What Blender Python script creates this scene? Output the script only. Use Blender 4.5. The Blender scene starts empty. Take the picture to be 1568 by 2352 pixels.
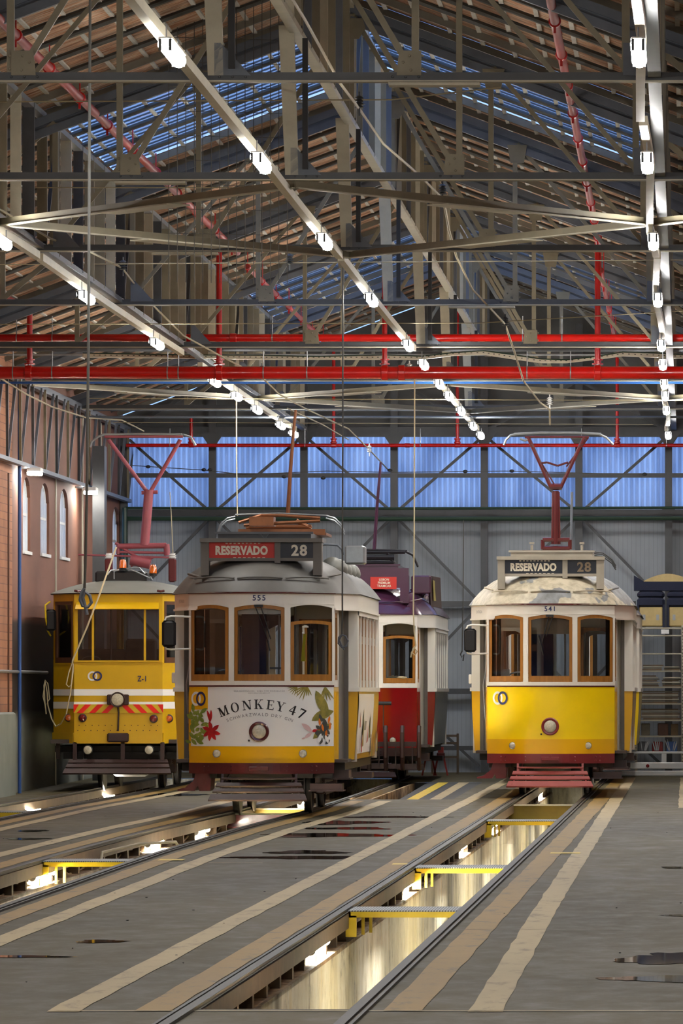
import bpy, math, random
from mathutils import Vector, Matrix
random.seed(7)
# depth axis = +Y, camera at the origin of X/Y; floor rises gently towards the back of the hall
F = 13500.0; VX = 1580.0; VY = 1593.0; CZ = 1.6
COL = bpy.context.scene.collection
def P(px, py, D): return Vector(((px-VX)*D/F, D, CZ+(VY-py)*D/F))
def fl(D): return -.21+.0053*(D-32.5)
def H2Z(h): return CZ+h
def srgb(r, g, b):
    f = lambda c: (c/255/12.92) if c/255 <= .04045 else ((c/255+.055)/1.055)**2.4
    return (f(r), f(g), f(b), 1)
def interp(pts, d):
    if d <= pts[0][0]: return pts[0][1]
    for (a, u), (b, v) in zip(pts, pts[1:]):
        if d <= b: return u+(v-u)*(d-a)/(b-a)
    return pts[-1][1]
def T1(D): return -2.365+.007*(D-32.5)
def T2(D): return interp([(20,-6.05),(47,-6.0),(60,-5.97),(70,-5.8),(78,-5.52),(86,-5.42),(97,-5.33),(106,-5.32)], D)
def T3(D): return interp([(20,-9.2),(70,-9.2),(80,-9.08),(86,-8.88),(92,-8.74),(106,-8.62)], D)
TR = (T1, T2, T3)
S0 = 45.2; SP = 8.67                      # first truss in view and truss spacing
WL = -10.22; WR = 3.0; RX = -3.6; BACK = 106.0
HC = 4.7                                  # truss chord above the camera
def roofH(x): return 7.45-.37*abs(x-RX)   # roof height above the camera

# ---------------------------------------------------------------- materials
def mat(name, col, rough=.5, metal=0, noise=0, nscale=5, bump=0, bscale=40, col2=None, stretch=None, spec=.5, coat=0):
    m = bpy.data.materials.new(name); m.use_nodes = True
    nt = m.node_tree; b = nt.nodes['Principled BSDF']
    b.inputs['Base Color'].default_value = col; b.inputs['Roughness'].default_value = rough
    b.inputs['Metallic'].default_value = metal; b.inputs['Specular IOR Level'].default_value = spec
    b.inputs['Coat Weight'].default_value = coat; b.inputs['Coat Roughness'].default_value = .08
    if noise or col2 or bump:
        tc = nt.nodes.new('ShaderNodeTexCoord'); mp = nt.nodes.new('ShaderNodeMapping')
        nt.links.new(tc.outputs['Object'], mp.inputs['Vector'])
        if stretch: mp.inputs['Scale'].default_value = stretch
    if noise or col2:
        n = nt.nodes.new('ShaderNodeTexNoise'); n.inputs['Scale'].default_value = nscale; n.inputs['Detail'].default_value = 6
        n.inputs['Roughness'].default_value = .65
        nt.links.new(mp.outputs[0], n.inputs['Vector'])
        r = nt.nodes.new('ShaderNodeValToRGB')
        r.color_ramp.elements[0].position = .35; r.color_ramp.elements[1].position = .68
        c2 = col2 or tuple(c*(1-noise) for c in col[:3])+(1,)
        r.color_ramp.elements[0].color = c2; r.color_ramp.elements[1].color = col
        nt.links.new(n.outputs['Fac'], r.inputs['Fac']); nt.links.new(r.outputs['Color'], b.inputs['Base Color'])
    if bump:
        n2 = nt.nodes.new('ShaderNodeTexNoise'); n2.inputs['Scale'].default_value = bscale; n2.inputs['Detail'].default_value = 4
        nt.links.new(mp.outputs[0], n2.inputs['Vector'])
        bp = nt.nodes.new('ShaderNodeBump'); bp.inputs['Strength'].default_value = bump; bp.inputs['Distance'].default_value = .02
        nt.links.new(n2.outputs['Fac'], bp.inputs['Height']); nt.links.new(bp.outputs[0], b.inputs['Normal'])
    return m
def emis(name, col, s):
    m = bpy.data.materials.new(name); m.use_nodes = True; nt = m.node_tree; nt.nodes.clear()
    e = nt.nodes.new('ShaderNodeEmission'); o = nt.nodes.new('ShaderNodeOutputMaterial')
    e.inputs[0].default_value = col; e.inputs[1].default_value = s; nt.links.new(e.outputs[0], o.inputs[0]); return m
def glassy(name, tint, gloss=.12, rough=.03):
    m = bpy.data.materials.new(name); m.use_nodes = True; nt = m.node_tree; nt.nodes.clear()
    t = nt.nodes.new('ShaderNodeBsdfTransparent'); g = nt.nodes.new('ShaderNodeBsdfGlossy'); x = nt.nodes.new('ShaderNodeMixShader')
    f = nt.nodes.new('ShaderNodeFresnel'); f.inputs[0].default_value = 1.5
    a = nt.nodes.new('ShaderNodeMath'); a.operation = 'ADD'; a.inputs[1].default_value = gloss
    o = nt.nodes.new('ShaderNodeOutputMaterial')
    t.inputs[0].default_value = tint; g.inputs['Roughness'].default_value = rough; g.inputs['Color'].default_value = (.8,.8,.8,1)
    nt.links.new(f.outputs[0], a.inputs[0]); nt.links.new(a.outputs[0], x.inputs[0])
    nt.links.new(t.outputs[0], x.inputs[1]); nt.links.new(g.outputs[0], x.inputs[2]); nt.links.new(x.outputs[0], o.inputs[0]); return m
class N:                                   # tiny node-building helper
    def __init__(s, name):
        s.m = bpy.data.materials.new(name); s.m.use_nodes = True; s.t = s.m.node_tree; s.b = s.t.nodes['Principled BSDF']
    def n(s, kind, **kw):
        x = s.t.nodes.new(kind)
        for k, v in kw.items():
            if k in x.inputs.keys(): x.inputs[k].default_value = v
            else: setattr(x, k, v)
        return x
    def l(s, a, b): s.t.links.new(a, b)
    def ramp(s, fac, stops, interp='LINEAR'):
        r = s.t.nodes.new('ShaderNodeValToRGB'); e = r.color_ramp; e.interpolation = interp
        while len(e.elements) < len(stops): e.elements.new(.5)
        for el, (p, c) in zip(e.elements, stops): el.position = p; el.color = c
        s.l(fac, r.inputs['Fac']); return r.outputs['Color']
    def noise(s, vec, scale, detail=5, rough=.6, stretch=(1,1,1), loc=(0,0,0)):
        mp = s.n('ShaderNodeMapping'); mp.inputs['Scale'].default_value = stretch; mp.inputs['Location'].default_value = loc
        s.l(vec, mp.inputs['Vector'])
        x = s.n('ShaderNodeTexNoise', Scale=scale, Detail=detail, Roughness=rough); s.l(mp.outputs[0], x.inputs['Vector']); return x.outputs['Fac']
    def mix(s, fac, a, b, mode='MIX'):
        x = s.n('ShaderNodeMix', data_type='RGBA', blend_type=mode)
        for v, i in ((fac, 0), (a, 6), (b, 7)):
            if hasattr(v, 'links'): s.l(v, x.inputs[i])
            else: x.inputs[i].default_value = v
        return x.outputs[2]
def mat_floor():
    k = N('brown_grey_concrete'); tc = k.n('ShaderNodeTexCoord').outputs['Object']
    a = k.noise(tc, 1.0, 6, .6, (.35,.12,1)); b = k.noise(tc, 7, 6, .7, (.5,.25,1)); c = k.noise(tc, 60, 3, .6)
    c1 = k.ramp(a, [(.3, srgb(68,63,45)), (.55, srgb(84,78,55)), (.75, srgb(95,86,60))])
    c2 = k.ramp(b, [(.3, srgb(196,192,184)), (.5, srgb(226,224,220)), (.72, srgb(255,255,255))])
    col = k.mix(.85, c1, c2, 'MULTIPLY')
    k.l(col, k.b.inputs['Base Color'])
    k.l(k.ramp(b, [(.3, (.5,)*3+(1,)), (.7, (.72,)*3+(1,))]), k.b.inputs['Roughness']); k.b.inputs['Specular IOR Level'].default_value = .22
    bp = k.n('ShaderNodeBump', Strength=.15, Distance=.01); k.l(c, bp.inputs['Height']); k.l(bp.outputs[0], k.b.inputs['Normal']); return k.m
def mat_worn(name, base, under):
    k = N(name); tc = k.n('ShaderNodeTexCoord').outputs['Object']
    a = k.noise(tc, 5, 7, .75, (1,.35,1)); b = k.noise(tc, 1.3, 3)
    k.l(k.ramp(a, [(.34, under), (.46, base), (.8, tuple(min(1, c*1.12) for c in base[:3])+(1,))]), k.b.inputs['Base Color'])
    k.b.inputs['Roughness'].default_value = .6; return k.m
def mat_tiles():
    k = N('clay_tile_underside'); tc = k.n('ShaderNodeTexCoord').outputs['Object']
    a = k.noise(tc, 3.0, 7, .72, (.8,12,1)); b = k.noise(tc, 1.6, 4, .6, (1,3,1), (5,2,0)); c = k.noise(tc, 9, 4, .7, (.5,3,1))
    c1 = k.ramp(a, [(.28, srgb(84,58,42)), (.40, srgb(150,104,70)), (.46, srgb(206,132,82)), (.52, srgb(214,180,146)), (.58, srgb(220,206,180)), (.66, srgb(176,152,122)), (.8, srgb(110,88,68))])
    c2 = k.ramp(b, [(.35, srgb(150,140,130)), (.6, srgb(255,255,255))])
    k.l(k.mix(.8, c1, c2, 'MULTIPLY'), k.b.inputs['Base Color']); k.b.inputs['Roughness'].default_value = .85
    bp = k.n('ShaderNodeBump', Strength=.8, Distance=.05); k.l(a, bp.inputs['Height']); k.l(bp.outputs[0], k.b.inputs['Normal']); return k.m
def mat_brick():
    k = N('orange_brick'); tc = k.n('ShaderNodeTexCoord').outputs['Object']
    mp = k.n('ShaderNodeMapping'); mp.inputs['Rotation'].default_value = (0,0,0)
    s = k.n('ShaderNodeSeparateXYZ'); cb = k.n('ShaderNodeCombineXYZ'); k.l(tc, s.inputs[0]); k.l(s.outputs[1], cb.inputs[0]); k.l(s.outputs[2], cb.inputs[1])
    br = k.n('ShaderNodeTexBrick', Scale=1.0); br.inputs['Brick Width'].default_value = .9; br.inputs['Row Height'].default_value = .12
    br.inputs['Mortar Size'].default_value = .006; br.inputs['Color1'].default_value = srgb(166,112,78); br.inputs['Color2'].default_value = srgb(148,98,68); br.inputs['Mortar'].default_value = srgb(116,76,56)
    k.l(cb.outputs[0], br.inputs['Vector'])
    n = k.noise(tc, 1.2, 5); k.l(k.mix(.6, br.outputs['Color'], k.ramp(n, [(.3, srgb(170,160,150)), (.7, (1,1,1,1))]), 'MULTIPLY'), k.b.inputs['Base Color'])
    k.b.inputs['Roughness'].default_value = .85; return k.m
def mat_plaster():      # painted wall: terracotta over a dark brown band over a pale plinth
    k = N('terracotta_wall_paint'); tc = k.n('ShaderNodeTexCoord').outputs['Object']
    s = k.n('ShaderNodeSeparateXYZ'); k.l(tc, s.inputs[0])
    mr = k.n('ShaderNodeMapRange'); mr.inputs[1].default_value = 0; mr.inputs[2].default_value = 8; k.l(s.outputs[2], mr.inputs[0])
    n = k.noise(tc, .9, 6, .6, (1,.35,1)); add = k.n('ShaderNodeMath', operation='MULTIPLY_ADD'); add.inputs[1].default_value = .012; k.l(n, add.inputs[0]); k.l(mr.outputs[0], add.inputs[2])
    c = k.ramp(add.outputs[0], [(0, srgb(120,124,116)), (.155, srgb(124,128,120)), (.175, srgb(34,26,20)), (.34, srgb(48,32,24)), (.352, srgb(126,82,62)), (1, srgb(112,76,58))])
    k.l(k.mix(.6, c, k.ramp(n, [(.3, srgb(165,155,150)), (.7, (1,1,1,1))]), 'MULTIPLY'), k.b.inputs['Base Color']); k.b.inputs['Roughness'].default_value = .75; return k.m
def mat_panelwall():    # pale insulated panels with fine vertical seams
    k = N('grey_cladding_panel'); tc = k.n('ShaderNodeTexCoord').outputs['Object']
    w = k.n('ShaderNodeTexWave', wave_type='BANDS', bands_direction='X', Scale=4.0, Distortion=0.0); k.l(tc, w.inputs['Vector'])
    n = k.noise(tc, .7, 5, .6, (1,1,.5))
    c = k.ramp(n, [(.3, srgb(122,128,134)), (.6, srgb(146,152,158)), (.8, srgb(158,162,166))])
    k.l(k.mix(.25, c, k.ramp(w.outputs['Fac'], [(0, srgb(120,120,120)), (.1, (1,1,1,1))]), 'MULTIPLY'), k.b.inputs['Base Color']); k.b.inputs['Roughness'].default_value = .5; return k.m
def mat_pit():
    k = N('stained_white_pit_wall'); tc = k.n('ShaderNodeTexCoord').outputs['Object']
    a = k.noise(tc, 1.6, 6, .7, (1,.35,.12)); b = k.noise(tc, 5, 7, .75, (1,.5,.45)); c = k.noise(tc, .8, 3, .6, (1,.35,.05), (3,7,0))
    c1 = k.ramp(a, [(.3, srgb(140,134,112)), (.44, srgb(222,216,192)), (.56, srgb(246,244,232)), (.68, srgb(226,212,172)), (.8, srgb(160,122,70))])
    c2 = k.ramp(b, [(.34, srgb(70,66,58)), (.45, srgb(225,222,212)), (.6, (1,1,1,1))])
    c3 = k.ramp(c, [(.36, srgb(70,72,66)), (.46, (1,1,1,1))])
    k.l(k.mix(.9, k.mix(.85, c1, c2, 'MULTIPLY'), c3, 'MULTIPLY'), k.b.inputs['Base Color']); k.b.inputs['Roughness'].default_value = .6; return k.m
def mat_rust():
    k = N('dirty_ledge'); tc = k.n('ShaderNodeTexCoord').outputs['Object']
    a = k.noise(tc, 3, 7, .75, (1,.6,1))
    k.l(k.ramp(a, [(.35, srgb(60,46,32)), (.5, srgb(140,112,80)), (.62, srgb(196,170,130)), (.75, srgb(110,80,50))]), k.b.inputs['Base Color']); k.b.inputs['Roughness'].default_value = .8; return k.m
def mat_trans():
    m = bpy.data.materials.new('translucent_corrugated_sheet'); m.use_nodes = True; nt = m.node_tree; nt.nodes.clear()
    t = nt.nodes.new('ShaderNodeBsdfTranslucent'); d = nt.nodes.new('ShaderNodeBsdfPrincipled'); x = nt.nodes.new('ShaderNodeMixShader'); o = nt.nodes.new('ShaderNodeOutputMaterial')
    tc = nt.nodes.new('ShaderNodeTexCoord'); mp = nt.nodes.new('ShaderNodeMapping'); mp.inputs['Scale'].default_value = (1.2,1,.35)
    n = nt.nodes.new('ShaderNodeTexNoise'); n.inputs['Scale'].default_value = 1.5; n.inputs['Detail'].default_value = 6
    r = nt.nodes.new('ShaderNodeValToRGB'); r.color_ramp.elements[0].position = .35; r.color_ramp.elements[1].position = .7
    r.color_ramp.elements[0].color = srgb(170,180,200); r.color_ramp.elements[1].color = srgb(240,245,255)
    nt.links.new(tc.outputs['Object'], mp.inputs[0]); nt.links.new(mp.outputs[0], n.inputs['Vector']); nt.links.new(n.outputs['Fac'], r.inputs['Fac'])
    nt.links.new(r.outputs[0], t.inputs[0]); d.inputs['Base Color'].default_value = srgb(150,160,185); d.inputs['Roughness'].default_value = .35
    x.inputs[0].default_value = .22; nt.links.new(t.outputs[0], x.inputs[1]); nt.links.new(d.outputs[0], x.inputs[2]); nt.links.new(x.outputs[0], o.inputs[0]); return m
def mat_roofpatch():
    k = N('patched_cream_roof_paint'); tc = k.n('ShaderNodeTexCoord').outputs['Object']
    a = k.noise(tc, 1.15, 4, .5, (1,1,1), (2.3,0,.4)); b = k.noise(tc, 8, 6)
    c = k.ramp(a, [(0, srgb(186,176,152)), (.53, srgb(186,176,152)), (.535, srgb(128,130,130)), (1, srgb(118,120,122))])
    k.l(k.mix(.7, c, k.ramp(b, [(.3, srgb(170,165,155)), (.6, (1,1,1,1))]), 'MULTIPLY'), k.b.inputs['Base Color']); k.b.inputs['Roughness'].default_value = .5; return k.m
def mat_stripes(name, c1, c2, scale, direction='X'):
    k = N(name); tc = k.n('ShaderNodeTexCoord').outputs['Object']
    w = k.n('ShaderNodeTexWave', wave_type='BANDS', bands_direction=direction, Scale=scale, Distortion=0.0); k.l(tc, w.inputs['Vector'])
    k.l(k.ramp(w.outputs['Fac'], [(.35, c1), (.5, c2)]), k.b.inputs['Base Color']); k.b.inputs['Roughness'].default_value = .5; return k.m

M = {}
M['floor'] = mat_floor(); M['tiles'] = mat_tiles(); M['brick'] = mat_brick(); M['plaster'] = mat_plaster(); M['panel'] = mat_panelwall()
M['pit'] = mat_pit(); M['ledge'] = mat_rust(); M['trans'] = mat_trans(); M['roofpatch'] = mat_roofpatch()
M['cream_line'] = mat_worn('worn_cream_floor_paint', srgb(158,142,104), srgb(118,106,80))
M['orange_line'] = mat_worn('worn_orange_floor_paint', srgb(134,106,44), srgb(96,84,54))
M['olive'] = mat('olive_grey_steel', srgb(124,116,94), .55, 0, .25, 3)
M['darksteel'] = mat('dark_grey_steel', srgb(66,68,70), .45, 0, .3, 3)
M['bluesteel'] = mat('blue_grey_steel', srgb(92,98,106), .45, 0, .25, 3)
M['palebeam'] = mat('pale_steel', srgb(178,172,150), .5, 0, .2, 3)
M['trunk'] = mat('cream_trunking', srgb(206,198,172), .45, 0, .15, 2)
M['rafter'] = mat('dark_rafter', srgb(70,68,62), .5, 0, .35, 3)
M['rafter2'] = mat('flat_grey_rafter', srgb(112,106,92), .6, 0, .25, 3)
M['batten'] = mat('white_batten', srgb(190,186,172), .6, 0, .3, 4)
M['red'] = mat('red_pipe_paint', srgb(180,8,5), .28, 0, .2, 2, coat=.3)
M['red_old'] = mat('dull_red_pipe_paint', srgb(150,44,34), .5, 0, .2, 3)
M['bluepipe'] = mat('blue_pipe', srgb(32,74,134), .4)
M['greenpipe'] = mat('green_pipe', srgb(28,52,36), .5)
M['galv'] = mat('galvanised_steel', srgb(150,154,156), .35, .6, .2, 6)
M['chrome'] = mat('chrome', srgb(210,210,205), .15, 1)
M['rail'] = mat('rail_steel', srgb(40,36,33), .5, .2, .3, 3)
M['railside'] = mat('rail_side', srgb(92,76,58), .6, .2, .4, 5)
M['yellow'] = mat('yellow_tram_paint', srgb(252,214,0), .3, 0, .06, 1.5, coat=.5)
M['yellow2'] = mat('deep_yellow_tram_paint', srgb(238,180,0), .3, 0, .06, 1.5, coat=.5)
M['zyellow'] = mat('yellow_works_tram_paint', srgb(204,162,0), .42, 0, .12, 1.5)
M['safety'] = mat('safety_yellow', srgb(214,184,10), .5, 0, .2, 6)
M['olive_yellow'] = mat('olive_yellow', srgb(120,104,14), .6, 0, .2, 4)
M['cream'] = mat('cream_white_paint', srgb(232,228,216), .38, 0, .06, 2, coat=.3)
M['white'] = mat('white_film', srgb(236,235,230), .35)
M['maroon'] = mat('maroon_paint', srgb(84,32,34), .25, 0, .2, 3, coat=.3)
M['maroon2'] = mat('red_brown_paint', srgb(128,40,44), .3, 0, .2, 3, coat=.3)
M['pinkred'] = mat('faded_red_paint', srgb(150,68,66), .5, 0, .15, 3)
M['rose'] = mat('faded_rose_paint', srgb(142,66,74), .45, 0, .2, 3)
M['brownmetal'] = mat('brown_slat_paint', srgb(52,28,24), .5, 0, .3, 4)
M['tramred'] = mat('deep_red_tram_paint', srgb(128,3,8), .22, 0, .1, 2, coat=.6)
M['purple'] = mat('purple_roof_paint', srgb(74,40,62), .2, 0, .15, 2, coat=.6)
M['wood'] = mat('varnished_window_wood', srgb(168,112,44), .4, 0, .3, 4, stretch=(6,6,.6), coat=.2)
M['wood2'] = mat('brown_door_wood', srgb(92,56,34), .45, 0, .3, 4, stretch=(6,6,.6))
M['roofdark'] = mat('dark_roof_paint', srgb(84,80,74), .55, 0, .25, 2)
M['roofgrey'] = mat('grey_green_roof_paint', srgb(112,112,104), .5, 0, .2, 2)
M['signgrey'] = mat('brown_grey_sign_frame', srgb(100,94,86), .5, 0, .15, 3)
M['signcream'] = mat('dirty_cream_sign_frame', srgb(160,152,136), .5, 0, .2, 3)
M['blind_red'] = mat('red_blind', srgb(190,42,30), .5); M['blind_dark'] = mat('blue_black_blind', srgb(22,28,40), .4)
M['letter'] = mat('off_white_lettering', srgb(226,218,196), .5); M['letterdim'] = mat('dim_tan_lettering', srgb(130,112,88), .5)
M['letterblue'] = mat('navy_lettering', srgb(22,30,84), .4); M['letterblack'] = mat('black_lettering', srgb(30,30,32), .4)
M['lettergrey'] = mat('grey_lettering', srgb(110,110,112), .4)
M['black'] = mat('black_rubber', srgb(20,20,21), .55); M['under'] = mat('underframe_black', srgb(34,30,28), .5, .2, .4, 6)
M['inside'] = mat('tram_interior_wall', srgb(200,192,176), .6); M['insidedark'] = mat('dark_interior', srgb(66,56,50), .7)
M['bluecloth'] = mat('navy_curtain', srgb(24,30,66), .8)
M['glass'] = glassy('window_glass', (.85,.88,.9,1), .03); M['glassdark'] = glassy('tinted_glass', (.5,.5,.5,1), .04)
M['skyglass'] = glassy('roof_glazing', (.80,.88,1,1), .02)
M['lens'] = mat('headlamp_lens', srgb(206,200,176), .12, 0, .3, 30, .4, 60, coat=.8)
M['lensorange'] = mat('orange_lens', srgb(206,96,14), .15, 0, .3, 30, coat=.8); M['lensred'] = mat('red_lens', srgb(120,10,14), .15, 0, .3, 30, coat=.8)
M['copper'] = mat('copper_brown_metal', srgb(134,84,52), .4, .5, .3, 6)
M['rope'] = mat('beige_rope', srgb(188,176,142), .8); M['ropedark'] = mat('dark_cable', srgb(62,60,54), .6)
M['wire'] = mat('contact_wire', srgb(150,138,108), .5, .3)
M['puddle'] = mat('puddle_water', srgb(30,25,22), .03, spec=.6)
M['carton'] = mat('brown_board', srgb(118,98,72), .8, 0, .3, 6); M['board2'] = mat('grey_board', srgb(120,114,98), .8, 0, .3, 6)
M['seatwood'] = mat('seat_plywood', srgb(178,156,104), .6, 0, .25, 4)
M['whitebeam'] = mat('white_beam', srgb(206,208,206), .4, 0, .1, 3)
M['lamp'] = emis('lamp_tube', (1,.985,.95,1), 75.0); M['pitlamp'] = emis('pit_lamp_tube', (1,.93,.78,1), 190.0); M['floodlamp'] = emis('flood_lamp_face', (1,.97,.90,1), 60.0)
M['leaf'] = mat('olive_leaf', srgb(166,148,66), .5, col2=srgb(112,110,50), nscale=8); M['leafg'] = mat('green_leaf', srgb(150,164,60), .5, col2=srgb(92,120,50), nscale=10)
M['flower'] = mat('red_petal', srgb(206,34,36), .45, col2=srgb(150,20,30), nscale=10); M['orange'] = mat('orange_petal', srgb(224,120,36), .45)
M['inkdark'] = mat('dark_foliage', srgb(70,72,66), .5); M['pinkwing'] = mat('pale_pink_feather', srgb(214,180,176), .5)
M['chev_red'] = mat('reflective_red', srgb(228,30,16), .3); M['chev_yel'] = mat('reflective_yellow', srgb(206,174,26), .35)
M['grate'] = mat_stripes('steel_grating', srgb(60,64,68), srgb(150,156,160), 14, 'X')
M['fabric'] = mat('patterned_navy_seat_cloth', srgb(18,24,46), .9, col2=srgb(120,50,34), nscale=26)
M['fabric'].node_tree.nodes['Color Ramp'].color_ramp.elements[0].position = .30; M['fabric'].node_tree.nodes['Color Ramp'].color_ramp.elements[1].position = .36
M['paperw'] = mat('white_paper', srgb(206,206,202), .6); M['hivis'] = mat('hi_vis_cloth', srgb(222,204,10), .7)
M['gable'] = mat('dark_gable_cladding', srgb(84,85,84), .6, 0, .2, 2)
M['shaded_bay'] = mat('shaded_bay_floor', srgb(52,54,54), .7, 0, .25, 2)  # bay floor colour darkened to carry the shade of the hollow
M['plinth'] = mat('grey_green_cabinet_paint', srgb(116,120,110), .6, 0, .2, 2)
M['gold'] = mat('olive_gold_panel', srgb(138,122,46), .5)

# ---------------------------------------------------------------- geometry helpers
class MB:
    def __init__(s): s.v = []; s.f = []; s.mi = []
    def add(s, vs, fs, mi=0):
        o = len(s.v); s.v += [tuple(v) for v in vs]; s.f += [tuple(i+o for i in f) for f in fs]; s.mi += [mi]*len(fs); return s
    def box(s, x0, x1, y0, y1, z0, z1, mi=0):
        v = [(x,y,z) for x in (x0,x1) for y in (y0,y1) for z in (z0,z1)]
        return s.add(v, [(0,1,3,2),(4,6,7,5),(0,4,5,1),(2,3,7,6),(0,2,6,4),(1,5,7,3)], mi)
    def bbox(s, x0, x1, y0, y1, z0, z1, b=.01):      # box with chamfered vertical and horizontal edges
        def ring(z, i): return [(x0+i+b,y0+i,z),(x1-i-b,y0+i,z),(x1-i,y0+i+b,z),(x1-i,y1-i-b,z),(x1-i-b,y1-i,z),(x0+i+b,y1-i,z),(x0+i,y1-i-b,z),(x0+i,y0+i+b,z)]
        rs = [ring(z0,b),ring(z0+b,0),ring(z1-b,0),ring(z1,b)]; v = sum(rs, []); f = []
        for k in range(3):
            for i in range(8): f.append((k*8+i,k*8+(i+1)%8,(k+1)*8+(i+1)%8,(k+1)*8+i))
        f.append(tuple(range(7,-1,-1))); f.append(tuple(range(24,32))); return s.add(v, f)
    def bar(s, p, q, w, h=None, up=(0,1,0)):          # rectangular bar; h is measured along `up`
        h = w if h is None else h; p = Vector(p); q = Vector(q); d = (q-p).normalized(); u = Vector(up)
        if abs(d.dot(u)) > .98: u = Vector((1,0,0))
        a = d.cross(u).normalized(); b = a.cross(d).normalized()
        v = [e+a*sa*w/2+b*sb*h/2 for e in (p,q) for sa, sb in ((-1,-1),(1,-1),(1,1),(-1,1))]
        return s.add(v, [(3,2,1,0),(4,5,6,7),(0,1,5,4),(1,2,6,5),(2,3,7,6),(3,0,4,7)])
    def tube(s, pts, r, n=8, r2=None, cap=True):
        pts = [Vector(p) for p in pts]; m = len(pts); rings = []
        up = Vector((0,0,1)); prev = None
        for i, p in enumerate(pts):
            d = (pts[min(i+1,m-1)]-pts[max(i-1,0)]).normalized()
            if prev is None:
                u = up if abs(d.z) < .9 else Vector((1,0,0)); a = d.cross(u).normalized()
            else:
                a = (prev-d*prev.dot(d)); a = a.normalized() if a.length > 1e-6 else d.orthogonal().normalized()
            prev = a; b = d.cross(a); rr = r if r2 is None else r+(r2-r)*i/(m-1)
            rings.append([p+a*rr*math.cos(2*math.pi*k/n)+b*rr*math.sin(2*math.pi*k/n) for k in range(n)])
        v = sum(rings, []); f = []
        for i in range(m-1):
            for k in range(n): f.append((i*n+k,i*n+(k+1)%n,(i+1)*n+(k+1)%n,(i+1)*n+k))
        if cap: f.append(tuple(range(n-1,-1,-1))); f.append(tuple((m-1)*n+k for k in range(n)))
        return s.add(v, f)
    def lathe(s, c, axis, prof, n=24):                # prof = [(distance along axis, radius)]
        c = Vector(c); d = Vector(axis).normalized(); a = d.orthogonal().normalized(); b = d.cross(a); v = []; f = []
        for t, r in prof: v += [c+d*t+a*r*math.cos(2*math.pi*k/n)+b*r*math.sin(2*math.pi*k/n) for k in range(n)]
        for i in range(len(prof)-1):
            for k in range(n): f.append((i*n+k,i*n+(k+1)%n,(i+1)*n+(k+1)%n,(i+1)*n+k))
        f.append(tuple(range(n-1,-1,-1))); f.append(tuple((len(prof)-1)*n+k for k in range(n)))
        return s.add(v, f)
    def prism(s, poly, y0, y1):                       # poly in x,z
        n = len(poly); v = [(x,y0,z) for x,z in poly]+[(x,y1,z) for x,z in poly]
        return s.add(v, [tuple(range(n)), tuple(range(2*n-1,n-1,-1))]+[(i,(i+1)%n,n+(i+1)%n,n+i) for i in range(n)])
    def ell(s, c, rx, ry, rz, n=14, m=8):
        v = []; f = []
        for i in range(m+1):
            t = math.pi*i/m
            for k in range(n): p = 2*math.pi*k/n; v.append((c[0]+rx*math.sin(t)*math.cos(p), c[1]+ry*math.sin(t)*math.sin(p), c[2]+rz*math.cos(t)))
        for i in range(m):
            for k in range(n): f.append((i*n+k,(i+1)*n+k,(i+1)*n+(k+1)%n,i*n+(k+1)%n))
        return s.add(v, f)
    def shift(s, d): s.v = [(a+d[0],b+d[1],c+d[2]) for a,b,c in s.v]; return s
    def build(s, name, m, parent=None, smooth=False, loc=None):
        me = bpy.data.meshes.new(name)
        me.from_pydata(s.v, [], s.f); me.validate(); me.update()
        for x in (m if isinstance(m, (list, tuple)) else [m]): me.materials.append(M[x] if isinstance(x, str) else x)
        if isinstance(m, (list, tuple)) and len(me.polygons) == len(s.mi):
            for p, i in zip(me.polygons, s.mi): p.material_index = i
        if smooth:
            for p in me.polygons: p.use_smooth = True
            try: me.set_sharp_from_angle(angle=math.radians(40))
            except Exception: pass
        o = bpy.data.objects.new(name, me); COL.objects.link(o)
        if parent: o.parent = parent
        if loc: o.location = loc
        return o
def tag(o, label=None, cat=None, group=None, kind=None):
    if label: o['label'] = label
    if cat: o['category'] = cat
    if group: o['group'] = group
    if kind: o['kind'] = kind
    return o
def thing(name, label, cat, loc=(0,0,0), rz=0, group=None):
    o = bpy.data.objects.new(name, None); COL.objects.link(o); o.location = loc; o.rotation_euler = (0,0,rz); o.empty_display_size = .2
    return tag(o, label, cat, group)
def children(o): return [c for c in bpy.data.objects if c.parent == o]
def copy_tree(o, parent=None, kids=None):
    kids = kids if kids is not None else {}
    c = o.copy(); COL.objects.link(c); c.parent = parent
    for ch in CH(o): copy_tree(ch, c)
    return c
def CH(o): return list(o.children)
def struct(o): return tag(o, kind='structure')
def text_mb(txt, size, cx, cz, y, align='CENTER', bold=.0, sx=1.0, depth=.002, space=1.0):
    """lettering facing -Y, centred at cx, baseline-centred at cz"""
    cu = bpy.data.curves.new('t', 'FONT'); cu.body = txt; cu.size = size; cu.align_x = align; cu.align_y = 'CENTER'
    cu.extrude = depth; cu.offset = bold; cu.space_character = space; cu.resolution_u = 3
    o = bpy.data.objects.new('t', cu); COL.objects.link(o); bpy.context.view_layer.update()
    me = bpy.data.meshes.new_from_object(o.evaluated_get(bpy.context.evaluated_depsgraph_get()))
    mb = MB(); mb.add([(cx+v.co.x*sx, y-v.co.z, cz+v.co.y) for v in me.vertices], [tuple(p.vertices) for p in me.polygons])
    bpy.data.objects.remove(o); bpy.data.curves.remove(cu); bpy.data.meshes.remove(me); return mb
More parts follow.
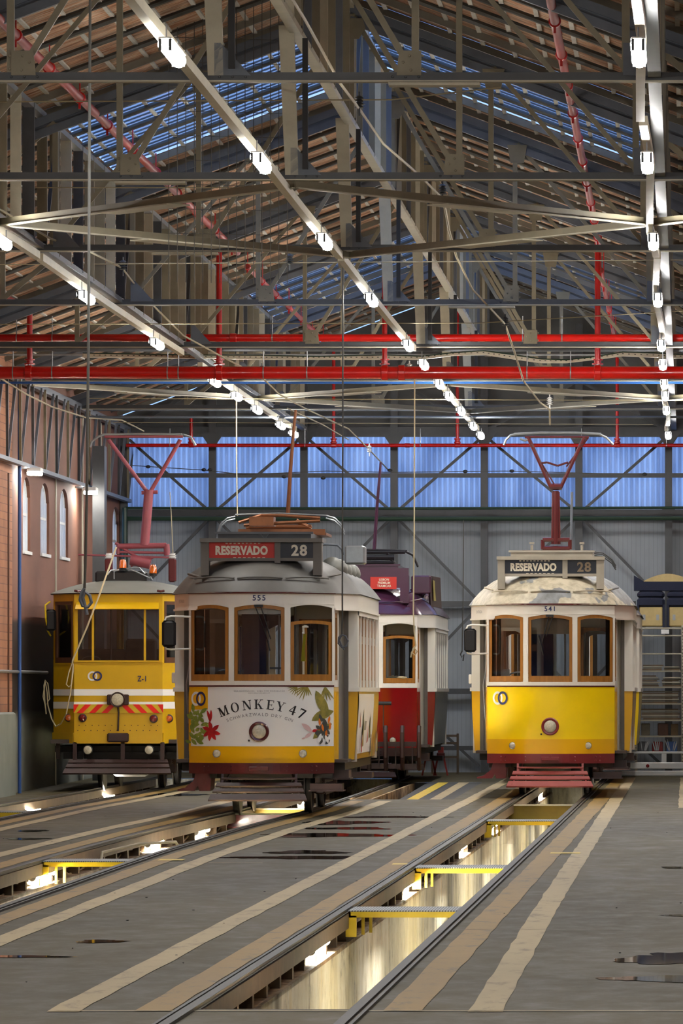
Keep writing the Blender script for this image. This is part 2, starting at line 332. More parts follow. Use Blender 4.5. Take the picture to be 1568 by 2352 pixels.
def ring_mb(cx, cz, y, ro, ri, a0=0, a1=360, n=28, th=.004, mb=None):
    mb = mb or MB(); v = []; f = []
    for i in range(n+1):
        a = math.radians(a0+(a1-a0)*i/n)
        for r in (ro, ri):
            for yy in (y-th, y): v.append((cx+r*math.cos(a), yy, cz+r*math.sin(a)))
    for i in range(n):
        o = i*4; p = o+4
        f += [(o,p,p+2,o+2),(o+1,o+3,p+3,p+1),(o,o+1,p+1,p),(o+2,p+2,p+3,o+3)]
    return mb.add(v, f)
# ================================================================ TRAMS
BW = .93; BOW = .46; TL = 7.6
def fy(x): return BOW*min(1.15, abs(x)/BW)**2.3
def cpanel(mb, x0, x1, zl, zh, off=0., th=.03, n=6, mi=0):
    zf = (lambda x: zl) if not callable(zl) else zl; zg = (lambda x: zh) if not callable(zh) else zh
    v = []; f = []
    for i in range(n+1):
        x = x0+(x1-x0)*i/n; y = fy(x)-off
        v += [(x,y,zf(x)),(x,y,zg(x)),(x,y+th,zf(x)),(x,y+th,zg(x))]
    for i in range(n):
        o = 4*i; p = o+4; f += [(o,p,p+1,o+1),(o+2,o+3,p+3,p+2),(o+1,p+1,p+3,o+3),(o,o+2,p+2,p)]
    f += [(0,1,3,2),(4*n,4*n+2,4*n+3,4*n+1)]
    return mb.add(v, f, mi)
def onface(mb, off=.004):            # lays flat lettering or film on the bowed front
    mb.v = [(x, fy(x)-off+y, z) for x,y,z in mb.v]; return mb
def rev(mb): mb.v = [(x, TL-y, z) for x,y,z in mb.v]; mb.f = [tuple(reversed(f)) for f in mb.f]; return mb
def arch(xc, hw, z, rise): return lambda x: z+rise*(1-((x-xc)/hw)**2)
HALF = [(BW*t, fy(BW*t)) for t in [i/8 for i in range(9)]]+[(.985,.66),(1.06,.9),(1.13,1.1),(1.185,1.28),(1.2,1.42)]
def outline():
    h = HALF; r = [(x, TL-y) for x,y in reversed(h)]
    right = h+[(1.2, y) for y in (2.2,3.2,4.2,5.2)]+r
    left = [(-x,y) for x,y in reversed(right)]
    return right+left[1:-1]
def oband(mb, z0, z1, off, th=.03, skipfront=False):
    pts = outline(); n = len(pts); v = []; f = []
    for i,(x,y) in enumerate(pts):
        a = Vector(pts[i-1]); b = Vector(pts[(i+1)%n]); t = (b-a).normalized(); nn = Vector((t.y,-t.x))
        o = Vector((x,y))+nn*off; q = o-nn*th
        v += [(o.x,o.y,z0),(o.x,o.y,z1),(q.x,q.y,z0),(q.x,q.y,z1)]
    for i in range(n):
        if skipfront and abs(pts[i][0]) < .92 and abs(pts[(i+1)%n][0]) < .95 and pts[i][1] < 1: continue
        o = 4*i; p = 4*((i+1)%n); f += [(o,p,p+1,o+1),(o+2,o+3,p+3,p+2),(o+1,p+1,p+3,o+3),(o,o+2,p+2,p)]
    return mb.add(v, f)
def dome(mb, z0, hh, grow=.03, ex=3.6):
    pts = outline(); n = len(pts); K = 12; v = []; f = []
    for k in range(K+1):
        t = 1-k/K*.999 if k < K else .0
        t = math.sin(math.pi/2*(1-k/K))
        for x,y in pts:
            sy = max(1.15, min(TL-1.15, y)); s = 1+grow
            v.append((x*t*s, sy+(y-sy)*t*s, z0+hh*(1-t**ex)))
    for k in range(K):
        for i in range(n): f.append((k*n+i, k*n+(i+1)%n, (k+1)*n+(i+1)%n, (k+1)*n+i))
    return mb.add(v, f)
def window_frame(x0, x1, z0, zs, rise, w=.042, off=-.012, th=.035):
    mb = MB(); xc = (x0+x1)/2; hw = (x1-x0)/2; top = arch(xc, hw, zs, rise); inn = arch(xc, hw-w, zs-w*.9, rise*.9)
    cpanel(mb, x0, x0+w, z0, top, off, th, 2); cpanel(mb, x1-w, x1, z0, top, off, th, 2)
    cpanel(mb, x0+w, x1-w, z0, z0+w*2, off, th, 6); cpanel(mb, x0+w, x1-w, inn, top, off, th, 8)
    return mb
def glass_panel(x0, x1, z0, z1, off=-.03):
    return cpanel(MB(), x0, x1, z0, z1, off, .006, 6)
def lifeguard(mb, zt, zb, wt, wb, n=3, y0=-.02, y1=-.30, gap=.44):
    for k in range(n):
        a = k/n; b = (k+1-gap)/n if k < n-1 else 1.0
        za, zb_ = zt+(zb-zt)*a, zt+(zb-zt)*b; ya, yb = y0+(y1-y0)*a, y0+(y1-y0)*b; wa, wb2 = wt+(wb-wt)*a, wt+(wb-wt)*b
        mb.add([(-wa,ya,za),(wa,ya,za),(wb2,yb,zb_),(-wb2,yb,zb_),(-wa,ya+.015,za-.02),(wa,ya+.015,za-.02),(wb2,yb+.015,zb_-.02),(-wb2,yb+.015,zb_-.02)],
               [(0,3,2,1),(4,5,6,7),(0,1,5,4),(1,2,6,5),(2,3,7,6),(3,0,4,7)])
    return mb
def wheelset(root, ys, dz, gauge=.475):
    for y in ys:
        for sx in (-1, 1):
            MB().lathe((sx*(gauge-.05), y, .38+dz), (sx,0,0), [(0,.40),(.02,.40),(.022,.37),(.09,.365),(.10,.30),(.07,.28),(.06,.12),(.12,.11),(.13,.06)], 28).build('wheel', 'under', root, True)
        MB().tube([(-gauge,y,.38+dz),(gauge,y,.38+dz)], .05, 10).build('axle', 'under', root)
def underframe(root, dz, L=TL, ys=None, w=.62):
    ys = ys or (L/2-1.25, L/2+1.25)
    m = MB(); m.box(-1.05,1.05,.75,L-.75,.60,.70)
    for sx in (-1,1): m.box(sx*w-.04,sx*w+.04,.4,L-.4,.5,.62)
    for y in (.6,1.4,L-1.4,L-.6): m.box(-.9,.9,y-.05,y+.05,.5,.6)
    m.build('underframe', 'under', root)
    for sx in (-1,1):
        t = MB(); t.box(sx*w-.03,sx*w+.03,ys[0]-.6,ys[1]+.6,.40+dz,.50+dz)
        for y in ys:
            t.bbox(sx*w-.07,sx*w+.07,y-.13,y+.13,.26+dz,.50+dz,.02)
            for d in (-.3,.3):
                for k in range(5): t.lathe((sx*w,y+d,.42+dz+k*.03),(0,0,1),[(0,.05),(.018,.05)],12)
        t.build('truck_frame', 'brownmetal', root)
    m = MB()
    for y in ys: m.lathe((-.3,y+(.35 if y > L/2 else -.0)+.0,.40+dz),(1,0,0),[(0,.17),(.05,.2),(.5,.2),(.55,.17)],18)
    m.build('motor', 'under', root, True)
    wheelset(root, ys, dz)
def bulkhead(root, y, flip=1):
    m = MB(); h = 2.87
    m.box(-1.17,-.93,y,y+.04,.70,h); m.box(.93,1.17,y,y+.04,.70,h)
    for sx in (-1,1):
        a, b = sorted((sx*.36, sx*.93)); m.box(a,b,y,y+.04,.70,1.55); m.box(a,b,y,y+.04,2.55,h)
        m.box(min(a,b),min(a,b)+.06,y,y+.04,1.55,2.55); m.box(b-.06,b,y,y+.04,1.55,2.55)
    m.box(-.36,.36,y,y+.04,2.6,h)
    m.build('bulkhead', 'inside', root)
    for sx in (-1,1):
        a, b = sorted((sx*.42, sx*.87)); f = MB(); f.box(a,a+.04,y-.02,y,1.55,2.55); f.box(b-.04,b,y-.02,y,1.55,2.55); f.box(a,b,y-.02,y,1.55,1.6)
        f.prism([(a,2.55),(b,2.55),(b,2.44),((a+b)/2+.1,2.5),((a+b)/2-.1,2.5),(a,2.44)], y-.02, y)
        f.build('bulkhead_window', 'cream' if sx*flip < 0 else 'wood', root)
    for x in (-.93,-.36,.30,.87): MB().box(x,x+.045,y-.03,y-.005,1.2,2.84).build('bulkhead_post', 'cream', root)
    MB().prism([(-.36,2.6),(.36,2.6),(.36,2.45),(.2,2.53),(-.2,2.53),(-.36,2.45)], y-.03, y+.01).build('doorway_arch', 'wood2', root)
def make_remodelado(root, c):
    body = c.get('body','yellow'); body2 = c.get('body2', body); roofm = c['roof']; fm = c.get('flange', body2); det = c.get('detail', True); dz = c.get('dz', 0)
    # lower front
    cpanel(MB(), -BW, BW, .91, 1.674, 0, .03, 24).build('front_panel', body, root, True)
    cpanel(MB(), -BW, BW, .69, .91, c.get('foff', .0), .03, 24).build('front_skirt', fm, root, True)
    cpanel(MB(), -BW, BW, 1.672, 1.692, .012, .03, 24).build('belt_strip', c.get('belt','maroon'), root)
    cpanel(MB(), -BW, BW, 1.69, 1.745, .006, .04, 24).build('window_sill', 'cream', root)
    wins = [(-.905,-.394),(-.322,.322),(.394,.905)]; zs = 2.682; rise = .038
    m = MB()
    for a, b in ((-BW-.005,-.905),(-.394,-.322),(.322,.394),(.905,BW+.005)): cpanel(m, a, b, 1.69, 2.70, .004, .06, 3)
    for (a, b) in wins: cpanel(m, a, b, arch((a+b)/2, (b-a)/2, zs, rise), 2.87, .0, .04, 12)
    for a, b in ((-BW,-.905),(-.394,-.322),(.322,.394),(.905,BW)): cpanel(m, a, b, 2.69, 2.87, .0, .04, 2)
    m.build('front_window_posts', 'cream', root)
    if det: cpanel(MB(), -BW, BW, 2.728, 2.735, .008, .01, 24).build('header_moulding', 'cream', root)
    lowered = c.get('lowered', ())
    for i, (a, b) in enumerate(wins):
        z1, rs = (2.50, .02) if i in lowered else (zs, rise)
        wf = window_frame(a+.003, b-.003, 1.747, z1, rs).build('window_frame', 'wood', root)
        glass_panel(a+.03, b-.03, 1.80, z1-.02).build('pane', 'glass', wf)
    cpanel(MB(), -BW-.02, BW+.02, 2.862, 2.884, .035, .05, 24).build('rain_gutter', 'maroon' if c.get('edge') is None else c['edge'], root)
    rev(cpanel(cpanel(MB(), -BW, BW, .69, 1.69, 0, .03, 12), -BW, BW, 2.69, 2.87, 0, .03, 12)).build('rear_panel', body, root)
    m = MB()
    for a, b in ((-BW,-.85),(-.40,-.32),(.32,.40),(.85,BW)): cpanel(m, a, b, 1.69, 2.70, .0, .05, 2)
    rev(m).build('rear_window_posts', 'cream', root)
    # vestibule sides: narrow panel with a slim window, then the open doorway
    for y_, fl_ in ((0,False),(1,True)):
        for sx in (-1, 1):
            lo, up, wn = MB(), MB(), MB()
            def q(mb, t0, t1, z0, z1, off=0, th=.03):
                p0 = Vector((.93,.46)); p1 = Vector((.965,.84)); a = p0+(p1-p0)*t0; b = p0+(p1-p0)*t1; nn = Vector(((p1-p0).y,-(p1-p0).x)).normalized()
                pts = [a+nn*off, b+nn*off, b+nn*(off-th), a+nn*(off-th)]
                v = [(sx*p.x,p.y,z) for z in (z0,z1) for p in pts]
                mb.add(v, [(0,1,2,3),(7,6,5,4),(0,4,5,1),(1,5,6,2),(2,6,7,3),(3,7,4,0)])
            q(lo,0,1,.70,1.67); q(up,0,.2,1.67,2.68); q(up,.8,1,1.67,2.68); q(up,0,1,1.67,1.76); q(up,0,1,2.62,2.68)
            q(wn,.2,.3,1.76,2.62,-.006,.02); q(wn,.7,.8,1.76,2.62,-.006,.02); q(wn,.3,.7,2.56,2.62,-.006,.02); q(wn,.3,.7,1.76,1.82,-.006,.02)
            q(lo,.35,.42,.85,1.6,.006,.006)
            if fl_: rev(lo); rev(up); rev(wn)
            lo.build('vestibule_side_panel', c.get('side', body2), root); up.build('vestibule_side_post', 'cream', root); wn.build('vestibule_side_window', 'wood', root)
    oband(MB(), 2.67, 2.87, .0, .03, True).build('letterboard', 'cream', root, True)
    oband(MB(), 2.655, 2.68, .018, .03, True).build('letterboard_moulding', 'cream', root)
    # saloon sides
    prof = [(.73,1.145),(.95,1.158),(1.2,1.178),(1.45,1.192),(1.62,1.196)]
    for sx in (-1, 1):
        v = []; f = []; n = len(prof)
        for y in (1.34, TL-1.34):
            for z, x in prof: v.append((sx*x,y,z))
            for z, x in prof: v.append((sx*(x-.03),y,z))
        for k in range(n-1): f += [(k,k+1,2*n+k+1,2*n+k),(n+k,3*n+k,3*n+k+1,n+k+1)]
        f += [(0,2*n,3*n,n),(n-1,2*n-1,4*n-1,3*n-1)]
        MB().add(v, f).build('side_panel', c.get('sidepanel', c.get('side', body2)), root, True)
        MB().box(*sorted((sx*1.16,sx*1.215)),1.33,TL-1.33,1.61,1.665).build('belt_rail', 'cream', root)
        pm = MB(); y = 1.34; pitch = (TL-2.68-.20)/6
        pm.box(*sorted((sx*1.14,sx*1.19)),1.34,1.34+.14,1.66,2.67)
        for k in range(1,6): pm.box(*sorted((sx*1.155,sx*1.183)),1.44+pitch*k-.05,1.44+pitch*k+.05,1.66,2.67)
        pm.box(*sorted((sx*1.14,sx*1.20)),TL-1.48,TL-1.34,1.66,2.67); pm.box(*sorted((sx*1.15,sx*1.19)),1.34,TL-1.34,2.60,2.67)
        pm.build('side_window_posts', 'cream', root)
        for k in range(6):
            y0 = 1.44+pitch*k+.05; y1 = 1.44+pitch*(k+1)-.05; s = MB(); xs = sorted((sx*1.145,sx*1.158))
            s.box(*xs,y0,y0+.05,1.67,2.58); s.box(*xs,y1-.05,y1,1.67,2.58); s.box(*xs,y0,y1,1.67,1.76); s.box(*xs,y0,y1,2.24,2.34); s.box(*sorted((sx*1.145,sx*1.172)),y0,y0+.09,2.24,2.34)
            w = s.build('side_window', 'wood' if body != 'tramred' else 'wood2', root)
            MB().box(*sorted((sx*1.148,sx*1.152)),y0+.04,y1-.04,1.74,2.56).build('pane', 'glass', w)
    # bulkheads with white outer wings facing forward
    for fl_ in (False, True):
        for sx in (-1, 1):
            a, b, g = MB(), MB(), MB()
            a.box(*sorted((sx*1.065,sx*1.185)),1.30,1.34,1.66,2.67); b.prism([(sx*1.065,.73),(sx*1.14,.73),(sx*1.18,1.3),(sx*1.19,1.66),(sx*1.065,1.66)],1.30,1.34); g.box(*sorted((sx*1.01,sx*1.065)),1.27,1.34,.70,2.67)
            a.box(*sorted((sx*1.06,sx*1.205)),1.28,1.34,1.61,1.665)
            if fl_: rev(a); rev(b); rev(g)
            a.build('doorway_pillar', 'cream', root); b.build('doorway_lower_panel', c.get('side', body2), root); g.build('door_edge', 'signgrey', root)
    if det: bulkhead(root, 1.36); bulkhead(root, TL-1.40, -1)
    MB().box(-1.1,1.1,.5,TL-.5,.70,.74).build('floor_boards', 'insidedark', root)
    MB().box(-1.1,1.1,1.3,TL-1.3,2.84,2.86).build('ceiling_boards', 'inside', root)
    dome(MB(), 2.872, c.get('crown', .50)).build('roof', roofm, root, True)
    # drip mouldings on the front of the roof
    if det:
        for a, b in ((-.86,-.33),(-.29,.29),(.33,.86)):
            pts = []
            for i in range(9):
                x = a+(b-a)*i/8; t = .88; oy = fy(x); pts.append((x, 1.15+(oy-1.15)*t*1.03-.01, 2.872+.50*(1-t**3.6)+.015*(1-((i-4)/4)**2)+.004))
            MB().tube(pts, .012, 6).build('roof_drip_rail', roofm, root)
        for sx in (-1,1):
            MB().tube([(sx*.80,.55,3.08),(sx*.98,.92,3.13)], .016, 6).build('roof_hand_rail', roofm, root)
    # bumper, coupler pocket
    cpanel(MB(), -BW, BW, .56, .70, .05, .10, 24).build('bumper', c.get('bump','maroon'), root, True)
    m = MB(); cpanel(m, -.27, .27, .575, .70, .075, .03, 6); m.bbox(-.13,.13,-.12,-.06,.60,.655,.008); m.lathe((0,-.1,.67),(0,-1,0),[(0,.025),(.02,.025)],10)
    for x in (-.72,-.66,-.36,.36,.66,.72,-.22,.22):
        if det:
            MB().lathe((x,fy(x)-.05,.60),(0,-1,0),[(0,.011),(.008,.009),(.012,.004)],8).build('bolt', c.get('bump','maroon'), root); MB().lathe((x,fy(x)-.05,.655),(0,-1,0),[(0,.011),(.008,.009),(.012,.004)],8).build('bolt', c.get('bump','maroon'), root)
    m.build('coupler_pocket', c.get('bump','maroon'), root)
    h = MB().lathe((0,.02,1.098),(0,-1,0),[(0,.128),(.03,.130),(.05,.128),(.055,.115),(.045,.092),(.02,.088)],32).build('headlamp', c.get('bump','maroon'), root, True)
    MB().lathe((0,.01,1.098),(0,-1,0),[(0,.089),(.035,.088),(.05,.07),(.058,.04),(.06,.01)],28).build('lens', 'lens', h, True)
    for sx in (-1,1):
        y = fy(.55); h = MB().lathe((sx*.55,y+.02,.818),(0,-1,0),[(0,.052),(.04,.055),(.05,.05),(.045,.043)],24).build('lower_lamp', 'chrome', root, True)
        MB().lathe((sx*.55,y,.818),(0,-1,0),[(0,.043),(.03,.043),(.042,.03),(.045,.01)],20).build('lens', 'lens', h, True)
    MB().lathe((-.13,fy(.13)+.0,.985),(0,-1,0),[(0,.013),(.02,.013),(.03,.008)],10).build('front_knob', 'under', root)
    # life guard, brackets and steps
    g = lifeguard(MB(), .45, .235, .535, .63).build('life_guard', c.get('guard','brownmetal'), root)
    m = MB()
    for sx in (-1,1): m.bar((sx*.47,.06,.56),(sx*.47,.0,.43),.03,.02); m.bar((sx*.40,.3,.56),(sx*.55,-.26,.25),.02,.03)
    m.tube([(-.48,.02,.50),(.48,.02,.50)],.014,8); m.build('life_guard_hangers', c.get('guard','brownmetal'), root)
    for sx in (-1,1):
        m = MB()
        if sx < 0:
            m.prism([(-.64,.58),(-.84,.58),(-.88,.46),(-.98,.38),(-1.08,.355),(-1.08,.335),(-.86,.335),(-.82,.40),(-.80,.335),(-.66,.335)], .45, 1.1)
        else:
            m.box(.78,1.10,.75,1.35,.50,.60); m.box(.76,1.12,.70,1.38,.478,.50); m.box(.62,1.03,.45,.9,.345,.43); m.box(.60,1.05,.42,.92,.33,.345)
        m.build('step', c.get('bump','maroon') if sx < 0 else 'brownmetal', root)
        rev(MB().box(*sorted((sx*.78,sx*1.10)),.75,1.35,.42,.50)).build('step', 'brownmetal', root)
    underframe(root, dz)
    # driver's stand and saloon fittings seen through the windows
    if det:
        MB().bbox(-.75,-.15,.50,.72,.74,1.72,.03).build('controller_stand', 'insidedark', root)
        t = [(-.45+.16*math.cos(a),.55+.05*math.sin(a),1.84+.05*math.sin(a)) for a in [i*math.pi/8 for i in range(17)]]
        MB().tube(t, .011, 6, cap=False).build('brake_wheel', 'galv', root)
        m = MB()
        for x, y in ((.38,1.2),(-.38,1.2),(.45,3),(-.45,3.6),(.2,.8)): m.tube([(x,y,.74),(x,y,2.84)], .014, 8)
        m.build('grab_poles', 'galv', root)
        for k in range(4):
            y = 2.0+k*1.0
            for sx in (-1,1):
                m = MB(); m.bbox(*sorted((sx*.45,sx*1.08)),y,y+.45,1.08,1.16,.015); m.bbox(*sorted((sx*.45,sx*1.08)),y+.40,y+.46,1.16,1.65,.015); m.box(*sorted((sx*.6,sx*.9)),y+.1,y+.3,.74,1.08)
                m.build('saloon_seat', 'insidedark', root)
        MB().box(-.30,.02,1.0,1.02,1.3,2.62).build('driver_curtain', 'bluecloth', root) if c.get('curtain') else None
        zb = c.get('blind', 2.60); MB().box(-.29,.29,.07,.078,zb,2.70).build('roller_blind', c.get('blindm','inside'), root)
        MB().box(-.86,-.6,.46,.47,1.83,1.93).build('dashboard_paper', 'paperw', root)
    # wipers
    if det:
        m = MB()
        for a, b in (((-.05,2.71),(.12,2.24)),((.02,2.71),(.15,2.28))) if not c.get('wleft') else (((-.02,2.70),(-.12,2.30)),((.04,2.70),(-.06,2.40))):
            m.tube([(a[0],-.03,a[1]),(b[0],-.01,b[1])], .007, 6)
        e = .12 if not c.get('wleft') else -.12
        m.tube([(e-.05,-.01,2.42),(e+.02,-.005,2.13)], .009, 6); m.box(-.06,.05,-.04,0,2.69,2.72); m.build('wiper', 'black', root)
        # mirror on a bent bracket
        MB().tube([(-.92,.43,2.57),(-1.15,.30,2.575),(-1.21,.27,2.56),(-1.235,.26,2.50),(-1.235,.26,2.22),(-1.21,.27,2.16),(-1.15,.30,2.15),(-.92,.43,2.16)], .013, 8).build('mirror_bracket', 'galv' if c.get('mgal') else 'cream', root, True)
        mi = MB().bbox(-1.26,-1.08,.20,.25,2.18,2.52,.03).build('mirror', 'black', root, True)
        # crescent handle inside the left doorway
        MB().tube([(-.95,.86,2.0),(-1.0,.86,1.7),(-.97,.86,1.2)], .014, 6).build('door_handrail', 'galv', root)
        for z in (2.2, 1.72): MB().bbox(-1.235,-1.19,1.36,1.44,z,z+.14,.01).build('side_latch', 'cream', root)
def sign_box(root, frame, b1, b2, l1, l2, t1='RESERVADO', t2='28', y=.38, s2=.19):
    m = MB(); w = .775
    m.box(-w-.01,w+.01,y-.05,y+.25,3.525,3.575); m.box(-w,w,y,y+.02,3.285,3.325)
    for a, b in ((-w,-w+.105),(w-.11,w)): m.box(a,b,y-.02,y+.2,3.10,3.53)
    m.box(.17,.245,y-.01,y+.05,3.26,3.53); m.box(-w,w,y+.2,y+.22,3.3,3.55)
    s = m.build('destination_sign', frame, root)
    MB().box(-w+.1,.175,y+.015,y+.025,3.32,3.53).build('blind', b1, s); MB().box(.24,w-.1,y+.015,y+.025,3.32,3.53).build('number_blind', b2, s)
    t = text_mb(t1, .150, -.255, 3.415, y+.012, bold=.008, sx=.78, space=1.06); t.build('sign_lettering', l1, s)
    t = text_mb(t2, s2, .485, 3.415, y+.012, bold=.006, sx=1.0, space=1.14); t.build('sign_number', l2, s)
    # clipped tops and bottoms of the neighbouring blind texts
    m = MB(); random.seed(3)
    for k in range(9):
        x = -.46+k*.052; m.box(x,x+.03,y+.012,y+.015,3.505,3.518)
    for k in range(7):
        x = -.36+k*.062; m.box(x,x+.035,y+.012,y+.015,3.322,3.332)
    m.build('clipped_lettering', l1, s); return s
def logo(root, cx, cz, r, sx=.7, flat_y=None, sq=None):
    for (dx, mt, a0, a1) in ((-.5*r,'white',0,360),(.5*r,'letterblue',-60,300)):
        mb = ring_mb(0, 0, 0, r, r*.66, a0, a1); mb.v = [(cx+(x+dx)*sx, y, cz+z) for x,y,z in mb.v]
        if flat_y is None: onface(mb, .006 if mt == 'white' else .009)
        else: mb.v = [(x, flat_y+y-(0 if mt == 'white' else .003), z) for x,y,z in mb.v]
        mb.build('operator_logo', mt, root)
def leaf(cx, cz, L, w, ang, mb=None, bend=0.):
    mb = mb or MB(); n = 8; a = math.radians(ang); v = []; f = []
    for i in range(n+1):
        t = i/n; ww = w*math.sin(math.pi*min(1, t*.98+.02))**.8; aa = a+bend*t; 
        px = cx+L*t*math.cos(a+bend*t*.5); pz = cz+L*t*math.sin(a+bend*t*.5)
        v += [(px-ww*math.sin(aa),0,pz+ww*math.cos(aa)),(px+ww*math.sin(aa),0,pz-ww*math.cos(aa))]
    f = [(2*i,2*i+1,2*i+3,2*i+2) for i in range(n)]
    return mb.add(v, f)
# hand-drawn serif capitals, unit height; each glyph = list of polygons, plus width
def _r(x0,x1,z0,z1): return [(x0,z0),(x1,z0),(x1,z1),(x0,z1)]
def _d(x0,z0,x1,z1,w): return [(x0-w/2,z0),(x0+w/2,z0),(x1+w/2,z1),(x1-w/2,z1)]
def _arc(cx,cz,rx,rz,wx,wz,n=24):
    out = []
    for i in range(n):
        a, b = 2*math.pi*i/n, 2*math.pi*(i+1)/n
        out.append([(cx+rx*math.cos(a),cz+rz*math.sin(a)),(cx+rx*math.cos(b),cz+rz*math.sin(b)),(cx+(rx-wx)*math.cos(b),cz+(rz-wz)*math.sin(b)),(cx+(rx-wx)*math.cos(a),cz+(rz-wz)*math.sin(a))])
    return out
SERIF = {
 'M': (1.15, [_r(.06,.36,0,.07),_r(.75,1.12,0,.07),_r(.04,.30,.93,1),_r(.86,1.1,.93,1),_r(.16,.24,0,1),_r(.86,1.03,0,1),_d(.24,1,.55,0,.2),_d(.92,1,.55,0,.07)]),
 'O': (.95, _arc(.47,.5,.43,.52,.17,.06)),
 'N': (1.05, [_r(.04,.34,0,.07),_r(.02,.28,.93,1),_r(.72,1.02,.93,1),_r(.15,.22,0,1),_r(.82,.90,0,1),_d(.22,1,.82,0,.2)]),
 'K': (1.0, [_r(.04,.46,0,.07),_r(.04,.46,.93,1),_r(.15,.34,0,1),_r(.62,.96,.93,1),_r(.58,1.0,0,.07),_d(.36,.45,.78,1,.07),_d(.48,.55,.82,0,.2)]),
 'E': (.85, [_r(.04,.80,0,.07),_r(.04,.78,.93,1),_r(.15,.34,0,1),_r(.3,.6,.47,.54),_r(.74,.80,0,.25),_r(.72,.78,.75,1),_r(.56,.61,.38,.63)]),
 'Y': (.95, [_r(.27,.68,0,.07),_r(.0,.36,.93,1),_r(.64,.96,.93,1),_r(.38,.57,0,.5),_d(.47,.42,.18,1,.2),_d(.47,.42,.80,1,.07)]),
 '4': (.78, [_r(.42,.60,-.02,1),_r(.04,.74,.26,.36),_d(.08,.34,.50,1,.08)]),
 '7': (.70, [_r(.06,.66,.86,1),_d(.24,-.02,.60,.9,.17),_r(.06,.11,.74,.9)]),
}
def glyph(ch, h, mb, T):
    w, polys = SERIF[ch]
    for p in polys:
        v = [T((x-w/2)*h, z*h) for x, z in p]; mb.add([(x,0,z) for x,z in v], [tuple(range(len(v)))])
def arc_T(R, cz, ang):
    return lambda x, z: ((R+z)*math.sin(ang)+x*math.cos(ang), cz+(R+z)*math.cos(ang)-x*math.sin(ang))
def gin_advert(root):
    onface(cpanel(MB(), -.668, .90, .91, 1.674, 0, .003, 20), 0)
    bg = cpanel(MB(), -.905, .925, .912, 1.672, .003, .004, 24).build('advert_film', 'white', root, True)
    cpanel(MB(), -.925, -.672, 1.38, 1.672, .006, .004, 6).build('logo_square', 'yellow2', bg)
    logo(root, -.80, 1.518, .092, .72)
    m = MB()
    for ch, x in zip('MONKEY47', (397,480,562,640,717,785,868,930)): glyph(ch, .122, m, arc_T(1.218, .168, (x-643)/663))
    onface(m, .0075).build('advert_headline', 'letterblack', bg)
    m = MB(); s = 'SCHWARZWALD DRY GIN'; wd = {'I':.45,' ':.6,'W':1.35,'M':1.2}; tot = sum(wd.get(ch,1) for ch in s); pos = 0
    for ch in s:
        w = wd.get(ch,1); a = -.382+.764*(pos+w/2)/tot; pos += w
        if ch == ' ': continue
        t = text_mb(ch, .056, 0, 0, 0, depth=0, sx=.98); T = arc_T(1.152, .165, a)
        m.add([(T(x,z)[0],y,T(x,z)[1]) for x,y,z in t.v], t.f)
    onface(m, .0075).build('advert_subline', 'lettergrey', bg)
    t = text_mb('SEJA RESPONSÁVEL . BEBA COM MODERAÇÃO', .024, .0, 1.615, 0, space=1.35, depth=0); onface(t, .0075).build('small_print', 'lettergrey', bg)
    t = text_mb('WWW.BEBACOMCABECA.PT', .018, .0, 1.59, 0, space=1.25, depth=0); onface(t, .0075).build('small_print', 'lettergrey', bg)
    # flowers, leaves and a small bird printed on the film
    random.seed(5)
    m = MB()
    for k in range(34): leaf(-.85+random.uniform(-.06,.13)*(1 if k%3 else .4), .93+k*.0125, random.uniform(.06,.12), .024, random.uniform(10,170), m)
    onface(m, .0085).build('printed_leaves', 'leafg', bg)
    m = MB()
    for a in (95,150,205,250,290,335,30): leaf(-.625, 1.105, .13, .026, a, m, .3)
    for a in (80,100): leaf(-.64, 1.22, .16, .018, a, m, .2)
    onface(m, .0095).build('printed_lily', 'flower', bg)
    m = MB()
    for a in (200,212,224,238,252,265,278,292): leaf(.60, 1.685, .20 if a < 260 else .14, .008, a, m, .1)
    for a in (190,205,220,236,252,268): leaf(.48, 1.68, .13, .006, a, m, .1)
    for a in (250,262,275,288,300): leaf(.82, 1.68, .2, .010, a, m, .1)
    leaf(.86, 1.30, .36, .06, 118, m, -.1); leaf(.92, 1.36, .29, .06, 195, m, .35); leaf(.90,1.2,.3,.05,215,m,.2)
    m.v = [(x,y,min(z,1.668)) for x,y,z in m.v]
    onface(m, .0085).build('printed_palm_leaf', 'leaf', bg)
    m = MB()
    for k in range(30): leaf(.80+random.uniform(-.07,.08), .925+random.uniform(0,.30), random.uniform(.05,.11), .02, random.uniform(10,170), m)
    onface(m, .0095).build('printed_dark_foliage', 'inkdark', bg)
    m = MB()
    for x, z, a in ((.76,1.17,95),(.80,1.10,100),(.86,1.20,80),(.88,1.12,90),(.83,1.02,85)): leaf(x, z, .10, .014, a, m)
    onface(m, .0105).build('printed_orange_buds', 'orange', bg)
    m = MB(); leaf(.66,1.09,.17,.03,130,m,.3); leaf(.66,1.09,.12,.022,225,m,-.2); leaf(.58,1.02,.05,.012,200,m); onface(m, .0105).build('printed_bird', 'pinkwing', bg)
    m = MB(); leaf(.665,1.10,.06,.02,20,m); leaf(.70,1.12,.07,.004,10,m); onface(m, .0115).build('printed_bird_head', 'flower', bg)
    m = MB(); leaf(.74,.95,.13,.022,75,m); leaf(.86,.95,.11,.02,110,m); onface(m, .0115).build('printed_pale_petals', 'white', bg)
